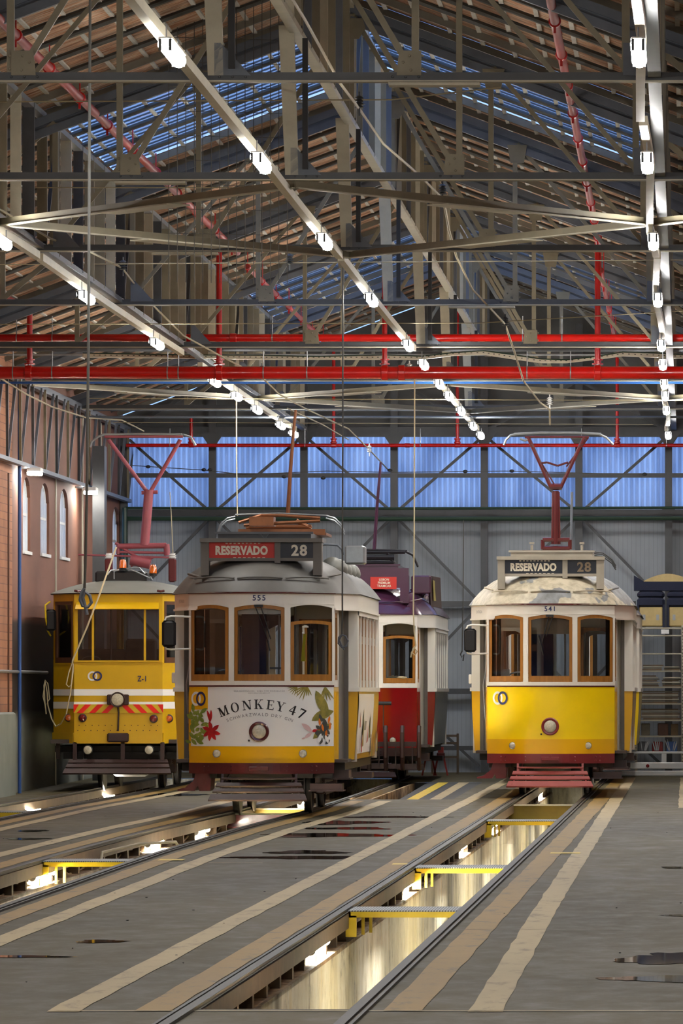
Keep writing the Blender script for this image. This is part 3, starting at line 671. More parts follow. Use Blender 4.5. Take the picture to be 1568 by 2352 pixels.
def side_advert(root):
    for k, (y0, y1, mt) in enumerate(((1.36,2.0,'white'),(2.0,3.3,'white'),(3.3,5.0,'white'),(5.0,6.2,'yellow2'))):
        v = []; f = []
        pr = [(.80,1.151),(.95,1.159),(1.2,1.179),(1.45,1.193),(1.58,1.196)]
        for y in (y0,y1): v += [(x+.004,y,z) for z,x in pr]
        f = [(i,i+5,i+6,i+1) for i in range(4)]; p = MB().add(v,f).build('side_advert_film', mt, root, True)
    m = MB()
    for y, z, s in ((1.8,1.3,.3),(2.1,1.0,.35),(3.5,1.1,.3),(4.8,1.0,.3)): m.add([(1.192+.004,y,z),(1.192+.004,y+.10,z+s*.2),(1.178+.006,y+.16,z-s*.5),(1.17+.004,y+.04,z-s*.6)],[(0,1,2,3)])
    m.build('side_advert_flower', 'flower', root)
    m = MB()
    for y, z in ((2.4,1.1),(2.45,1.25),(4.1,1.2),(4.6,.95),(5.9,1.0)): m.add([(1.196,y,z),(1.196,y+.2,z+.15),(1.18,y+.3,z-.2),(1.172,y+.08,z-.22)],[(0,1,2,3)])
    m.build('side_advert_leaf', 'leaf', root)
    m = MB()
    for k in range(5): m.add([(1.199,2.75+k*.09,1.22),(1.199,2.80+k*.09,1.22),(1.188,2.80+k*.09,1.10),(1.188,2.75+k*.09,1.10)],[(0,1,2,3)])
    m.build('side_advert_lettering', 'letterblack', root)
def entrada(root):
    t = text_mb('ENTRADA', .062, 0, 0, 0, depth=.001, sx=.9); th = math.atan2(.42,.16); ux, uy = math.cos(th), -math.sin(th)
    t.v = [(-1.045+x*ux*1.0+(-uy)*0-.012, .80+.0-x*math.sin(th)*1.0-.012+y, 2.77+z) for x,y,z in t.v]
    t.build('door_lettering', 'lettergrey', root)
def roof_platform(root, mt, z=3.575, w=.60):
    m = MB(); m.box(-w,w,.95,4.2,z,z+.09); m.box(-w-.03,w+.03,.93,.97,z+.07,z+.10)
    for y in (1.1,2.6,4.0):
        for sx in (-1,1): m.box(sx*.5-.03,sx*.5+.03,y,y+.06,3.25,z)
    m.bar((-.06,.93,z+.08),(.0,.93,z+.0),.012,.012); m.bar((.06,.93,z+.08),(.0,.93,z+.0),.012,.012)
    m.build('roof_platform', mt, root)

# ---- tram 555
R555 = thing('tram', 'yellow and white tram 555 with gin advert on its front and red RESERVADO sign', 'tram', (-5.473, 75.0, .015))
make_remodelado(R555, dict(body='yellow2', roof='roofdark', flange='yellow2', side='yellow2', lowered=(2,), curtain=True, bump='maroon', guard='brownmetal', dz=.0, sidepanel='yellow2', mgal=False))
gin_advert(R555); side_advert(R555); entrada(R555); roof_platform(R555, 'darksteel')
sign_box(R555, 'signgrey', 'blind_red', 'blind_dark', 'letter', 'letter')
onface(text_mb('555', .098, 0, 2.803, 0, space=1.25, depth=.001, bold=.002), .006).build('fleet_number', 'letterblue', R555)
for k, y in enumerate((1.7,2.7,3.7,4.7,5.7)): MB().ell((.83,y,3.22),.15,.24,.15).build('roof_ventilator', 'roofgrey', R555, True)
MB().box(-.32,-.3,.9,.94,1.5,2.45).build('grab_rail_post','letterblue',R555)
MB().prism([(.50,2.0),(.53,2.35),(.57,2.35),(.55,2.15),(.56,2.0)], .50,.52).build('hi_vis_strap', 'hivis', R555)
MB().box(.10,.34,.5,.52,1.90,1.925).build('handle_bar', 'bluesteel', R555)
g = MB()      # folded current collector
lp = lambda px,py,D: P(px,py,D)-R555.location
for a,b in (((548,1200),(600,1183)),((600,1183),(652,1184)),((652,1184),(735,1190)),((560,1206),(735,1196))): g.tube([lp(*a,77.0),lp(*b,77.0)], .022, 8)
for a,b in (((565,1214),(600,1196)),((715,1214),(680,1196)),((565,1210),(715,1210))): g.tube([lp(*a,78.5),lp(*b,78.5)], .03, 8)
g.box(-.27,.05,1.9,2.3,3.78,3.90); g.box(-.42,.72,2.2,3.4,3.665,3.70); g.box(-.42,.72,2.0,2.04,3.665,3.74)
g.build('folded_pantograph', 'copper', R555)
g = MB()
for s in (0, 6):
    g.tube([lp(540,1186+s,77),lp(522,1190+s,77),lp(508,1202+s,77),lp(500,1222+s,77)], .012, 8); g.tube([lp(748,1184+s,77),lp(768,1190+s,77),lp(782,1203+s,77),lp(790,1222+s,77)], .012, 8)
g.tube([lp(540,1182,77),lp(640,1179,77),lp(752,1184,77)], .010, 8); g.build('collector_horns', 'galv', R555, True)
MB().tube([lp(661,1180,78),lp(666,1090,78),lp(674,990,78),lp(679,942,78)], .028, 8, .018).build('trolley_pole', 'copper', R555, True)
MB().tube([lp(744,1250,77),lp(775,1252,77),lp(785,1262,77),lp(787,1275,77)], .015, 8).build('roof_rail', 'bluesteel', R555)
MB().bbox(.98,1.24,1.9,2.4,3.28,3.52,.02).build('roof_cabinet', 'galv', R555)

# ---- tram 541
R541 = thing('tram', 'plain yellow and white tram 541 with raised maroon pantograph and patched cream roof', 'tram', (-2.005, 85.4, .025))
make_remodelado(R541, dict(body='yellow', roof='roofpatch', flange='yellow2', side='yellow2', bump='maroon2', guard='pinkred', blind=2.44, blindm='carton', curtain=True, dz=.045, foff=.012, wleft=True))
roof_platform(R541, 'signcream', 3.58); entrada(R541)
sign_box(R541, 'signcream', 'blind_dark', 'blind_dark', 'letter', 'letterdim')
onface(text_mb('541', .098, .0, 2.803, 0, space=1.25, depth=.001, bold=.002), .006).build('fleet_number', 'letterblue', R541)
logo(R541, -.735, 1.51, .098, .75)
MB().box(-.42,-.33,.9,.91,2.05,2.13).build('yellow_number_card', 'hivis', R541)
def panto(root, pts_px, D, m, horn_m, lpf):
    g = MB(); L = lambda a: lpf(a[0], a[1], D)
    for a, b, r in pts_px['arms']: g.tube([L(a),L(b)], r, 8)
    g.build('pantograph', m, root, True)
    h = MB()
    for path in pts_px['horns']: h.tube([L(a) for a in path], .018, 8)
    h.build('contact_bow', horn_m, root, True)
lp1 = lambda px,py,D: P(px,py,D)-R541.location
panto(R541, dict(arms=[((1276,1250),(1276,1128),.045),((1268,1250),(1270,1130),.02),((1284,1250),(1282,1130),.02),((1262,1118),(1290,1118),.05),((1266,1122),(1212,1003),.028),((1286,1122),(1342,1003),.028),((1205,1004),(1352,1004),.018),
      ((1276,1118),(1240,1058),.010),((1242,1064),(1256,1062),.016),((1256,1062),(1280,1070),.016),((1280,1070),(1304,1062),.016),((1300,1072),(1350,1006),.012),((1246,1260),(1308,1260),.04),((1246,1240),(1308,1240),.035),((1246,1240),(1246,1262),.03),((1308,1240),(1308,1262),.03),((1200,1268),(1356,1268),.03)],
      horns=[[(1180,997),(1240,994),(1320,994),(1380,997)],[(1184,997),(1172,1000),(1162,1010),(1157,1022)],[(1376,997),(1392,1005),(1408,1021)],[(1194,1008),(1205,1012),(1216,1008)]]), 88.4, 'maroon', 'galv', lp1)
for x in (1221,1336):
    m = MB(); m.tube([lp1(x,1268,87.5),lp1(x,1252,87.5)], .02, 8); m.box(*(lambda q:(q.x-.035,q.x+.035,q.y-.03,q.y+.03,q.z,q.z+.03))(lp1(x,1250,87.5))); m.build('roof_insulator', 'signcream', R541)
MB().tube([lp1(1311,1262,89),lp1(1312,1200,89),lp1(1313,1130,89)], .02, 8).build('trolley_pole', 'bluesteel', R541)
m = MB()
for s in (0,4,9): m.tube([lp1(1356,1266+s,88),lp1(1385,1270+s,88),lp1(1405,1285+s,88),lp1(1414,1300+s,88)], .012, 6)
m.build('collector_horns', 'darksteel', R541)
# ---- tram behind 541
RB = thing('tram', 'yellow and white tram parked behind tram 541, only its right edge showing', 'tram', (-2.0, 96.0, .02))
make_remodelado(RB, dict(body='yellow', roof='roofpatch', flange='yellow2', side='yellow', dz=.10, detail=False, bump='maroon2'))
# ---- red tram
RR = thing('tram', 'deep red and white tram with purple roof behind tram 555', 'tram', (-5.35, 95.4, .021))
make_remodelado(RR, dict(body='tramred', roof='purple', flange='tramred', side='tramred', sidepanel='galv', dz=.10, lowered=(2,), belt='cream', bump='brownmetal', edge='purple', guard='brownmetal'))
roof_platform(RR, 'purple', 3.60, .60)
lpr = lambda px,py,D: P(px,py,D)-RR.location
m = MB(); m.box(-.80,.80,.3,.55,3.30,3.62); m.box(-.80,-.66,.3,.55,3.05,3.3); m.box(.66,.80,.3,.55,3.05,3.3); sg = m.build('destination_sign', 'purple', RR)
q0 = lpr(850,1353,95.65); q1 = lpr(910,1325,95.65)
MB().box(q0.x,q1.x,.29,.30,q0.z,q1.z).build('sign_plate', 'blind_red', sg)
for k, s in enumerate(('LISBON','PREMIUM','TRAMCAR')): text_mb(s, .052, (q0.x+q1.x)/2+.01, q1.z-.045-.052*k, .287, sx=.95, bold=.0008).build('sign_lettering', 'letter', sg)
m = MB(); a = lpr(989,1392,97.0); b = lpr(1011,1326,97.0)
m.add([(a.x,a.y,a.z),(b.x,a.y+.5,a.z-.03),(b.x-.02,a.y+.5,b.z),(a.x-.02,a.y,b.z+.03),(a.x-.03,a.y+.05,a.z),(b.x-.03,a.y+.55,a.z-.03),(b.x-.05,a.y+.55,b.z),(a.x-.05,a.y+.05,b.z+.03)],[(0,1,2,3),(7,6,5,4),(0,4,5,1),(1,5,6,2),(2,6,7,3),(3,7,4,0)])
sb = m.build('roof_side_board', 'brownmetal', RR)
MB().add([(a.x+.045,a.y+.10,a.z+.09),(b.x-.06,a.y+.36,a.z+.09),(b.x-.08,a.y+.35,b.z-.07),(a.x+.03,a.y+.09,b.z-.04)],[(0,1,2,3)]).build('board_picture', 'gold', sb)
m = MB()
for z in (0,.12,.24): m.tube([(a.x-.02,a.y,a.z+.3-z*.2),(a.x-.35,a.y+.1,a.z+.05-z*.8+.15)], .01, 6)
m.build('board_stays', 'black', RR)
MB().bbox(.80,1.12,1.2,1.6,3.22,3.52,.02).build('roof_cabinet', 'purple', RR)
for k, y in enumerate((1.9,3.0,4.1,5.2)): MB().ell((.85,y,3.20),.15,.24,.14).build('roof_ventilator', 'purple', RR, True)
g = MB()
for a,b,r in (((812,1268),(930,1268),.03),((812,1280),(905,1280),.05),((930,1266),(948,1275),.02),((948,1275),(960,1302),.02),((820,1262),(935,1265),.018),((825,1292),(905,1292),.03),((890,1270),(905,1295),.03)): g.tube([lpr(*a,97.5),lpr(*b,97.5)], r, 8)
g.build('folded_pantograph', 'under', RR)
MB().tube([lpr(859,1262,97.5),lpr(866,1160,97.5),lpr(874,1062,97.5)], .03, 8, .02).build('trolley_pole', 'purple', RR, True)
m = MB()     # upright slatted fender
for k in range(7): x = -.62+k*.27; m.tube([(x,-.25,.35),(x,-.42,.55),(x,-.42,.95),(x,-.36,1.05)], .035, 6)
m.box(-.9,.95,-.30,-.24,.72,.80); m.box(-.9,.95,-.2,-.14,.36,.44)
for k in range(14): m.box(-.88+k*.135,-.862+k*.135,-.24,-.2,.4,.76)
m.build('slatted_fender', 'brownmetal', RR)
m = MB(); m.tube([(-.7,-.3,1.42),(.55,-.3,1.42)], .03, 8)
for x in (-.4,-.1,.2,.42): m.tube([(x,-.3,1.4),(x,-.36,.95)], .008, 6)
m.build('fender_hand_bar', 'black', RR)
m = MB(); random.seed(2)
for k in range(14): m.tube([(.45+k*.02,.22,1.84),(.55+k*.017,.24,1.82+random.uniform(0,.05))], .012, 5)
m.build('rope_coil', 'rope', RR)
# ================================================================ WORKS TRAM Z-1
RZ = thing('works_tram', 'yellow three-sided works tram Z-1 with red and yellow chevron strip and white stripes', 'tram', (-8.722, 90.0, fl(90)))
lz = lambda px,py,dy=0: P(px,py,90.0+dy)-RZ.location
ZO = [(-.676,0),(.676,0),(1.06,.62),(1.09,2.0),(1.09,6.4),(.676,7.2),(-.676,7.2),(-1.09,6.4),(-1.09,2.0),(-1.06,.62)]
def zband(mb, z0, z1, off=0., th=.03, idx=range(10), mi=0):
    n = len(ZO)
    for i in idx:
        a = Vector(ZO[i]); b = Vector(ZO[(i+1)%n]); t = (b-a).normalized(); nn = Vector((t.y,-t.x))
        p = [a+nn*off-t*0, b+nn*off, b+nn*(off-th), a+nn*(off-th)]
        mb.add([(q.x,q.y,z) for z in (z0,z1) for q in p], [(3,2,1,0),(4,5,6,7),(0,1,5,4),(1,2,6,5),(2,3,7,6),(3,0,4,7)], mi)
    return mb
def zface(mb, i, t0, t1, z0, z1, off=.004, th=.01):
    a = Vector(ZO[i]); b = Vector(ZO[(i+1)%10]); nn = Vector(((b-a).y,-(b-a).x)).normalized()
    p0 = a+(b-a)*t0; p1 = a+(b-a)*t1; p = [p0+nn*off, p1+nn*off, p1+nn*(off-th), p0+nn*(off-th)]
    return mb.add([(q.x,q.y,z) for z in (z0,z1) for q in p], [(3,2,1,0),(4,5,6,7),(0,1,5,4),(1,2,6,5),(2,3,7,6),(3,0,4,7)])
zband(MB(), .90, 2.0).build('lower_body', 'zyellow', RZ); zband(MB(), .74, .905, .02, .04).build('skirt', 'zyellow', RZ)
zband(MB(), 2.90, 3.04).build('upper_body', 'zyellow', RZ)
m = MB()
for i, a, b in ((0,0,.04),(0,.96,1),(1,0,.06),(1,.90,1),(9,0,.10),(9,.94,1),(2,0,.1),(2,.9,1),(8,0,.1),(8,.9,1),(3,0,.05),(3,.47,.53),(3,.95,1),(7,0,.05),(7,.47,.53),(7,.95,1),(4,0,.1),(4,.9,1),(5,0,.05),(5,.95,1),(6,0,.1),(6,.9,1)): zface(m, i, a, b, 2.0, 2.9, .0, .05)
m.build('corner_posts', 'zyellow', RZ)
zface(MB(), 0, .0, 1, 1.985, 2.012, .02, .04).build('window_ledge', 'zyellow', RZ)
for i in (0,1,9): zface(MB(), i, .02, .98, 1.955, 1.975, .008, .012).build('belt_moulding', 'zyellow', RZ)
for px in (80+490/3.674, 80+928/3.674): x = lz(px,1450).x; MB().box(x-.016,x+.016,-.012,.03,2.0,2.83).build('window_mullion', 'zyellow', RZ)
MB().add([(-.64,-.02,2.90),(.62,-.02,2.90),(.63,-.14,2.80),(-.65,-.14,2.80),(-.64,0,2.90),(.62,0,2.90),(.63,-.12,2.79),(-.65,-.12,2.79)],[(0,1,2,3),(7,6,5,4),(0,4,5,1),(1,5,6,2),(2,6,7,3),(3,7,4,0)]).build('sun_visor', 'zyellow', RZ)
zface(MB(), 0, .04, .96, 2.0, 2.9, -.02, .006).build('windscreen', 'glassdark', RZ)
for i in (1,9):
    f = MB(); t0, t1 = ((.06,.90) if i == 1 else (.10,.94))
    for a,b,z0,z1 in ((t0,t0+.07,1.96,2.92),(t1-.07,t1,1.96,2.92),(t0,t1,1.96,2.06),(t0,t1,2.87,2.92)): zface(f, i, a, b, z0, z1, .006, .04)
    w = f.build('corner_window', 'wood2', RZ); zface(MB(), i, t0+.06, t1-.06, 2.05, 2.88, -.02, .006).build('pane', 'glassdark', w)
for z0, z1 in ((1.473,1.573),(1.273,1.378)): zband(MB(), z0, z1, .004, .006, (0,1,9)).build('white_stripe', 'white', RZ)
c0 = lz(80+328/3.674,1617.7); c1 = lz(80+1083/3.674,1637.8)
MB().box(c0.x,c1.x,-.016,-.006,c1.z,c0.z).build('chevron_board', 'chev_yel', RZ)
m = MB(); h = c0.z-c1.z
def chev(xa, dirn):
    for k in range(4):
        a = xa+dirn*(.03+k*.19); w = .095*dirn; s = h*dirn
        pts = [(a,c1.z),(a+w,c1.z),(a+w-s*.0+(-dirn)*(-0),c1.z)]
        p = [(a+s,c1.z),(a+w+s,c1.z),(a+w,c0.z),(a,c0.z)]
        p = [(min(max(x,c0.x),c1.x),z) for x,z in p]; m.add([(x,-.019,z) for x,z in p], [(0,1,2,3) if dirn > 0 else (3,2,1,0)])
chev(.0, 1); chev(.0, -1); m.build('chevron_stripes', 'chev_red', RZ)
logo(RZ, lz(80+507/3.674,1553).x, lz(0,1553).z, .074, 1.0, -.004)
text_mb('Z-1', .12, lz(80+907/3.674,0).x, lz(0,1559.5).z, -.006, sx=.75, space=1.15, bold=.002).build('fleet_number', 'letterblue', RZ)
hx = lz(271.5,0).x; hz = lz(0,1607).z
m = MB(); m.bbox(hx-.165,hx+.165,-.08,.0,hz-.08,hz+.08,.01); m.lathe((hx,-.02,hz),(0,-1,0),[(0,.115),(.10,.118),(.12,.112),(.11,.098)],30); m.tube([(hx,-.06,hz-.1),(hx+.01,-.04,hz-.2),(hx,-.03,hz-.48)], .014, 8)
h_ = m.build('headlamp', 'brownmetal', RZ, True); MB().lathe((hx,-.12,hz),(0,-1,0),[(0,.098),(.02,.09),(.035,.05),(.04,.01)],26).build('lens', 'lens', h_, True)
for px, py, mt in ((190,1648.8,'lensred'),(353,1650.9,'lensred'),(157.5,1648.8,'lensorange'),(388.5,1650.4,'lensorange')):
    q = lz(px,py); y = 0 if abs(q.x) < .676 else (abs(q.x)-.676)/.384*.62; x = q.x-(y*.097 if y else 0)
    y = 0 if abs(x) < .676 else (abs(x)-.676)/.384*.62
    h_ = MB().lathe((x,y+.02,q.z),(0,-1,0),[(0,.064),(.045,.064),(.05,.052)],22).build('marker_lamp', 'brownmetal', RZ, True); MB().lathe((x,y-.02,q.z),(0,-1,0),[(0,.052),(.03,.046),(.04,.01)],20).build('lens', mt, h_, True)
q = lz(271.5,1694); MB().bbox(q.x-.165,q.x+.165,-.07,-.01,q.z-.07,q.z+.07,.02).build('coupler_plate', 'brownmetal', RZ)
m = MB()
for k in range(13): m.lathe((-.6+k*.1,0,1.02),(0,-1,0),[(0,.008),(.006,.004)],6); m.lathe((-.62+k*.1,0,.94),(0,-1,0),[(0,.008),(.006,.004)],6)
m.build('rivets', 'brownmetal', RZ)
# roof
v = []; f = []; K = 7; n = 10
for k in range(K+1):
    t = math.sin(math.pi/2*(1-k/K))
    for x, y in ZO:
        sy = max(1.4, min(5.8, y)); v.append((x*t*1.045, sy+(y-sy)*t*1.05, 3.045+.23*(1-t**2.2)))
for k in range(K):
    for i in range(n): f.append((k*n+i,k*n+(i+1)%n,(k+1)*n+(i+1)%n,(k+1)*n+i))
MB().add(v,f).build('roof', 'roofgrey', RZ, True); zband(MB(), 3.03, 3.05, .045, .06).build('roof_edge', 'brownmetal', RZ)
for px in (180,370): q = lz(px,1357); MB().tube([(q.x-.05,-.06,q.z),(q.x,-.09,q.z-.01),(q.x+.05,-.06,q.z)], .018, 8).build('roof_hook', 'maroon', RZ)
MB().box(-1.05,1.05,.1,7.0,.74,.80).build('floor_boards', 'insidedark', RZ)
MB().box(-.9,.9,2.1,2.16,.8,2.2).build('cab_partition', 'insidedark', RZ)
m = MB()
for x in (-.19,.33): m.tube([(x,.8,.8),(x,.8,2.95)], .014, 8)
m.build('grab_poles', 'galv', RZ); MB().bbox(.05,.5,.6,1.0,.8,2.35,.03).build('driver_seat', 'insidedark', RZ)
tt = [(-.45+.14*math.cos(a),.35,2.02+.06*math.sin(a)) for a in [i*math.pi/8 for i in range(9)]]; MB().tube(tt, .01, 6).build('brake_wheel', 'galv', RZ)
for px,py in ((202,1722.5),(342.5,1722.5)):
    q = lz(px,py); h_ = MB().lathe((q.x,.0,q.z),(0,-1,0),[(0,.075),(.04,.077),(.05,.068)],22).build('low_lamp', 'under', RZ, True); MB().lathe((q.x,-.04,q.z),(0,-1,0),[(0,.068),(.02,.06),(.035,.02)],20).build('lens', 'lens', h_, True)
m = MB()
for px in (172,282,373): x = lz(px,0).x; MB().box(x-.03,x+.03,-.02,.02,.42,.76).build('hanger_post', 'brownmetal', RZ)
x = lz(125,0).x; MB().box(x-.03,x+.03,.5,.56,.5,.78).build('hanger_post', 'brownmetal', RZ)
lifeguard(MB(), .50, .29, .75, .83, 3, .0, -.25, .30).build('life_guard', 'brownmetal', RZ)
underframe(RZ, .0, 7.2, (2.3,4.9))
# beacons, mirror
for px,py in ((282,1296),(351.5,1308)):
    q = lz(px,py,.9); b = MB().lathe((q.x,q.y,q.z-.10),(0,0,1),[(0,.055),(.03,.06),(.04,.045)],18).build('beacon', 'black', RZ, True); MB().lathe((q.x,q.y,q.z-.06),(0,0,1),[(0,.058),(.09,.056),(.13,.04),(.14,.01)],18).build('beacon_lens', 'lensorange', b, True)
MB().bbox(*(lambda a,b:(a.x,b.x,.45,.50,b.z,a.z))(lz(97,1399),lz(121,1448)),.03).build('mirror', 'black', RZ, True)
MB().tube([lz(115,1382,.6),lz(104,1390,.5),lz(105,1420,.45),lz(110,1450,.5),lz(116,1460,.6)], .014, 8).build('mirror_bracket', 'safety', RZ)
# roof gear
m = MB(); m.bbox(-.45,.35,.9,1.6,3.22,3.40,.03); m.build('roof_box', 'under', RZ)
for px in (250,396): q = lz(px,1315,1.6); MB().bbox(q.x-.06,q.x+.06,q.y-.06,q.y+.06,q.z-.15,q.z+.22,.02).build('insulator_post', 'maroon', RZ); MB().lathe((q.x,q.y,q.z+.22),(0,0,1),[(0,.05),(.02,.06),(.03,.04),(.05,.06),(.06,.04),(.08,.05)],14).build('insulator', 'paperw', RZ, True)
g = MB()
for a,b,r in (((271,1255),(382,1253),.045),((268,1268),(380,1270),.02),((271,1253),(271,1272),.03),((382,1250),(384,1276),.05),((180,1274),(400,1281),.016),((300,1285),(345,1295),.09),((265,1247),(330,1290),.025),((300,1300),(352,1280),.02),
    ((332,1252),(342,1125),.075),((325,1132),(362,1130),.03),((338,1130),(249,1010),.032),((345,1130),(414,1010),.032),((240,1003),(420,1003),.022)): g.tube([lz(*a,2.2),lz(*b,2.2)], r, 10)
g.build('pantograph', 'rose', RZ, True)
g = MB()
for path in ([(235,998),(330,997),(418,998)],[(238,998),(225,1003),(211,1014),(207,1027)],[(420,998),(438,1004),(449,1023)]): g.tube([lz(a[0],a[1],2.2) for a in path], .018, 8)
g.build('contact_bow', 'galv', RZ, True)
g = MB()
for path in ([(262,1330),(262,1312),(285,1305),(310,1312),(345,1328)],[(290,1306),(320,1304),(333,1318)],[(247,1320),(255,1310),(268,1308)],[(349,1300),(342,1320),(350,1332)]): g.tube([lz(a[0],a[1],.9) for a in path], .012, 6)
g.build('roof_cables', 'galv', RZ, True)
r = MB().tube([lz(267,1257,.0),lz(232,1356,-.2),lz(200,1440,-.2),lz(167,1516,-.12),lz(166,1523,-.12)], .014, 6); 
r.tube([lz(166,1523,-.12),lz(158,1545,-.12),lz(152,1572,-.1),lz(158,1578,-.1),lz(164,1572,-.1),lz(168,1540,-.12),lz(168,1524,-.12)], .010, 6)
r.tube([lz(168,1524,-.12),lz(162,1590,-.12),lz(152,1640,-.1),lz(140,1662,.1),lz(128,1669,.3),lz(118,1650,.4),lz(110,1620,.5),lz(108,1590,.5),lz(104,1565,.5),lz(99,1600,.5),lz(104,1622,.5),lz(114,1605,.5),lz(110,1570,.5),lz(104,1562,.5),lz(101,1575,.5),lz(103,1612,.5),lz(106,1640,.5)], .010, 6)
tag(r.shift(RZ.location).build('rope', 'rope'), 'beige rope hanging in loops down the left corner of works tram Z-1', 'rope')
# ================================================================ FLOOR, PITS, RAILS
PIT = [(33.6, 100.5), (22.0, 100.5), (22.0, 100.5)]
rows = sorted(set([-6.0,2.0,10.0]+[float(x) for x in range(12,106,2)]+[22.0,33.6,85.0,97.0,100.5,106.2]))
cols = [lambda d:WL-.1, lambda d:T3(d)-.43, lambda d:T3(d)+.43, lambda d:T2(d)-.43, lambda d:T2(d)+.43, lambda d:-3.4, lambda d:T1(d)-.43, lambda d:T1(d)+.43, lambda d:WR+.1]
v = []; f = []
for d in rows: v += [(c(d), d, fl(d)) for c in cols]
nc = len(cols)
for i, (d0, d1) in enumerate(zip(rows, rows[1:])):
    for j in range(nc-1):
        mid = (d0+d1)/2
        if j == 1 and PIT[2][0] < mid < PIT[2][1]: continue
        if j == 3 and PIT[1][0] < mid < PIT[1][1]: continue
        if j == 6 and PIT[0][0] < mid < PIT[0][1]: continue
        if j == 4 and 85 < mid < 97: continue
        f.append((i*nc+j, i*nc+j+1, (i+1)*nc+j+1, (i+1)*nc+j))
FLOOR = struct(MB().add(v, f).build('floor', 'floor'))
# sunken bay between the tracks behind tram 555
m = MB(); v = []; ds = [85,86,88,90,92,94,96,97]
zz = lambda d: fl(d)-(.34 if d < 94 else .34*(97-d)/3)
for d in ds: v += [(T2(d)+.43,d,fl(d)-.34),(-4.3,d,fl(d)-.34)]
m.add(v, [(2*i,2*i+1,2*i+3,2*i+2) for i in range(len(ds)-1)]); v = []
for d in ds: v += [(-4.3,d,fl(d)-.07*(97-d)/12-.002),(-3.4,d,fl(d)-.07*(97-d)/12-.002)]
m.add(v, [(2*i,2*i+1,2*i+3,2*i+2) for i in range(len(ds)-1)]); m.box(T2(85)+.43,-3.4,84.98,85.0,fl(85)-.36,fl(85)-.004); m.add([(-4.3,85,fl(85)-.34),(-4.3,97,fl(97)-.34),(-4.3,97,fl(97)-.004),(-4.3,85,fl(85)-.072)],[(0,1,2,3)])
m.box(T2(97)+.43,-4.3,97.0,97.02,fl(97)-.36,fl(97)-.004); m.build('sunken_bay', 'shaded_bay', FLOOR)
def stripe(cx, w, d0, d1, mt, seed=0, dz=.004, jag=.008, name='painted_line'):
    random.seed(seed); n = max(2, int((d1-d0)/.8)); v = []
    for i in range(n+1):
        d = d0+(d1-d0)*i/n; c = cx(d) if callable(cx) else cx; j1 = random.uniform(-jag,jag); j2 = random.uniform(-jag,jag)
        v += [(c-w/2+j1, d, fl(d)+dz), (c+w/2+j2, d, fl(d)+dz)]
    return MB().add(v, [(2*i,2*i+1,2*i+3,2*i+2) for i in range(n)]).build(name, mt, FLOOR)
stripe(lambda d: interp([(33,-1.15),(50,-1.14),(100,-1.0)],d), .19, 33.3, 101, 'cream_line', 1)
stripe(lambda d: interp([(33,-3.55),(50,-3.44),(87,-3.12),(101,-3.02)],d), .185, 33.3, 101, 'cream_line', 2)
stripe(lambda d: T1(d)-.68, .20, 33.4, 101, 'orange_line', 3); stripe(lambda d: T1(d)+.74, .22, 33.4, 101, 'orange_line', 4)
stripe(lambda d: T2(d)+1.12, .19, 38, 84, 'cream_line', 5); stripe(lambda d: T2(d)+.72, .2, 38, 84, 'orange_line', 6)
stripe(lambda d: T2(d)-1.12, .19, 50, 100, 'cream_line', 7); stripe(lambda d: T2(d)-.72, .2, 50, 100, 'orange_line', 8)
stripe(lambda d: T3(d)+1.05, .18, 66, 100, 'cream_line', 9); stripe(lambda d: T3(d)+.72, .2, 66, 100, 'orange_line', 10)
stripe(-.06, .15, 80, 101, 'cream_line', 11)
for c, mt in ((-3.86,'cream_line'),(-4.2,'safety')):
    MB().add([(c,85.1,fl(85)-.068),(c+.17,85.1,fl(85)-.068),(c+.25,96.9,fl(97)+.002),(c+.08,96.9,fl(97)+.002)],[(0,1,2,3)]).build('painted_line', mt, FLOOR)
for d, x0, x1, mt, w in ((33.35,-3.6,1.0,'cream_line',.04),(60.8,-1.43,-1.12,'safety',.35),(58.0,-5.38,-4.2,'cream_line',.05),(64,-3.1,-1.2,'railside',.03),(43.5,-1.7,-.2,'railside',.03),(58.7,-5.3,-5.05,'safety',.4),(57.5,-2.9,-2.7,'safety',.3)):
    MB().add([(x0,d,fl(d)+.006),(x1,d,fl(d)+.006),(x1,d+w,fl(d+w)+.006),(x0,d+w,fl(d+w)+.006)],[(0,1,2,3)]).build('floor_joint' if mt == 'railside' else 'painted_line', mt, FLOOR)
def path_mb(cx, d0, d1, x0, x1, z0, z1, step=4.0, mb=None):
    mb = mb or MB(); n = max(2, int((d1-d0)/step)); v = []; f = []
    for i in range(n+1):
        d = d0+(d1-d0)*i/n; c = cx(d); g = fl(d); v += [(c+x0,d,g+z0),(c+x1,d,g+z0),(c+x1,d,g+z1),(c+x0,d,g+z1)]
    for i in range(n):
        for k in range(4): f.append((4*i+k,4*i+(k+1)%4,4*i+4+(k+1)%4,4*i+4+k))
    f += [(3,2,1,0),(4*n,4*n+1,4*n+2,4*n+3)]
    return mb.add(v, f)
TN = ('right', 'middle', 'left')
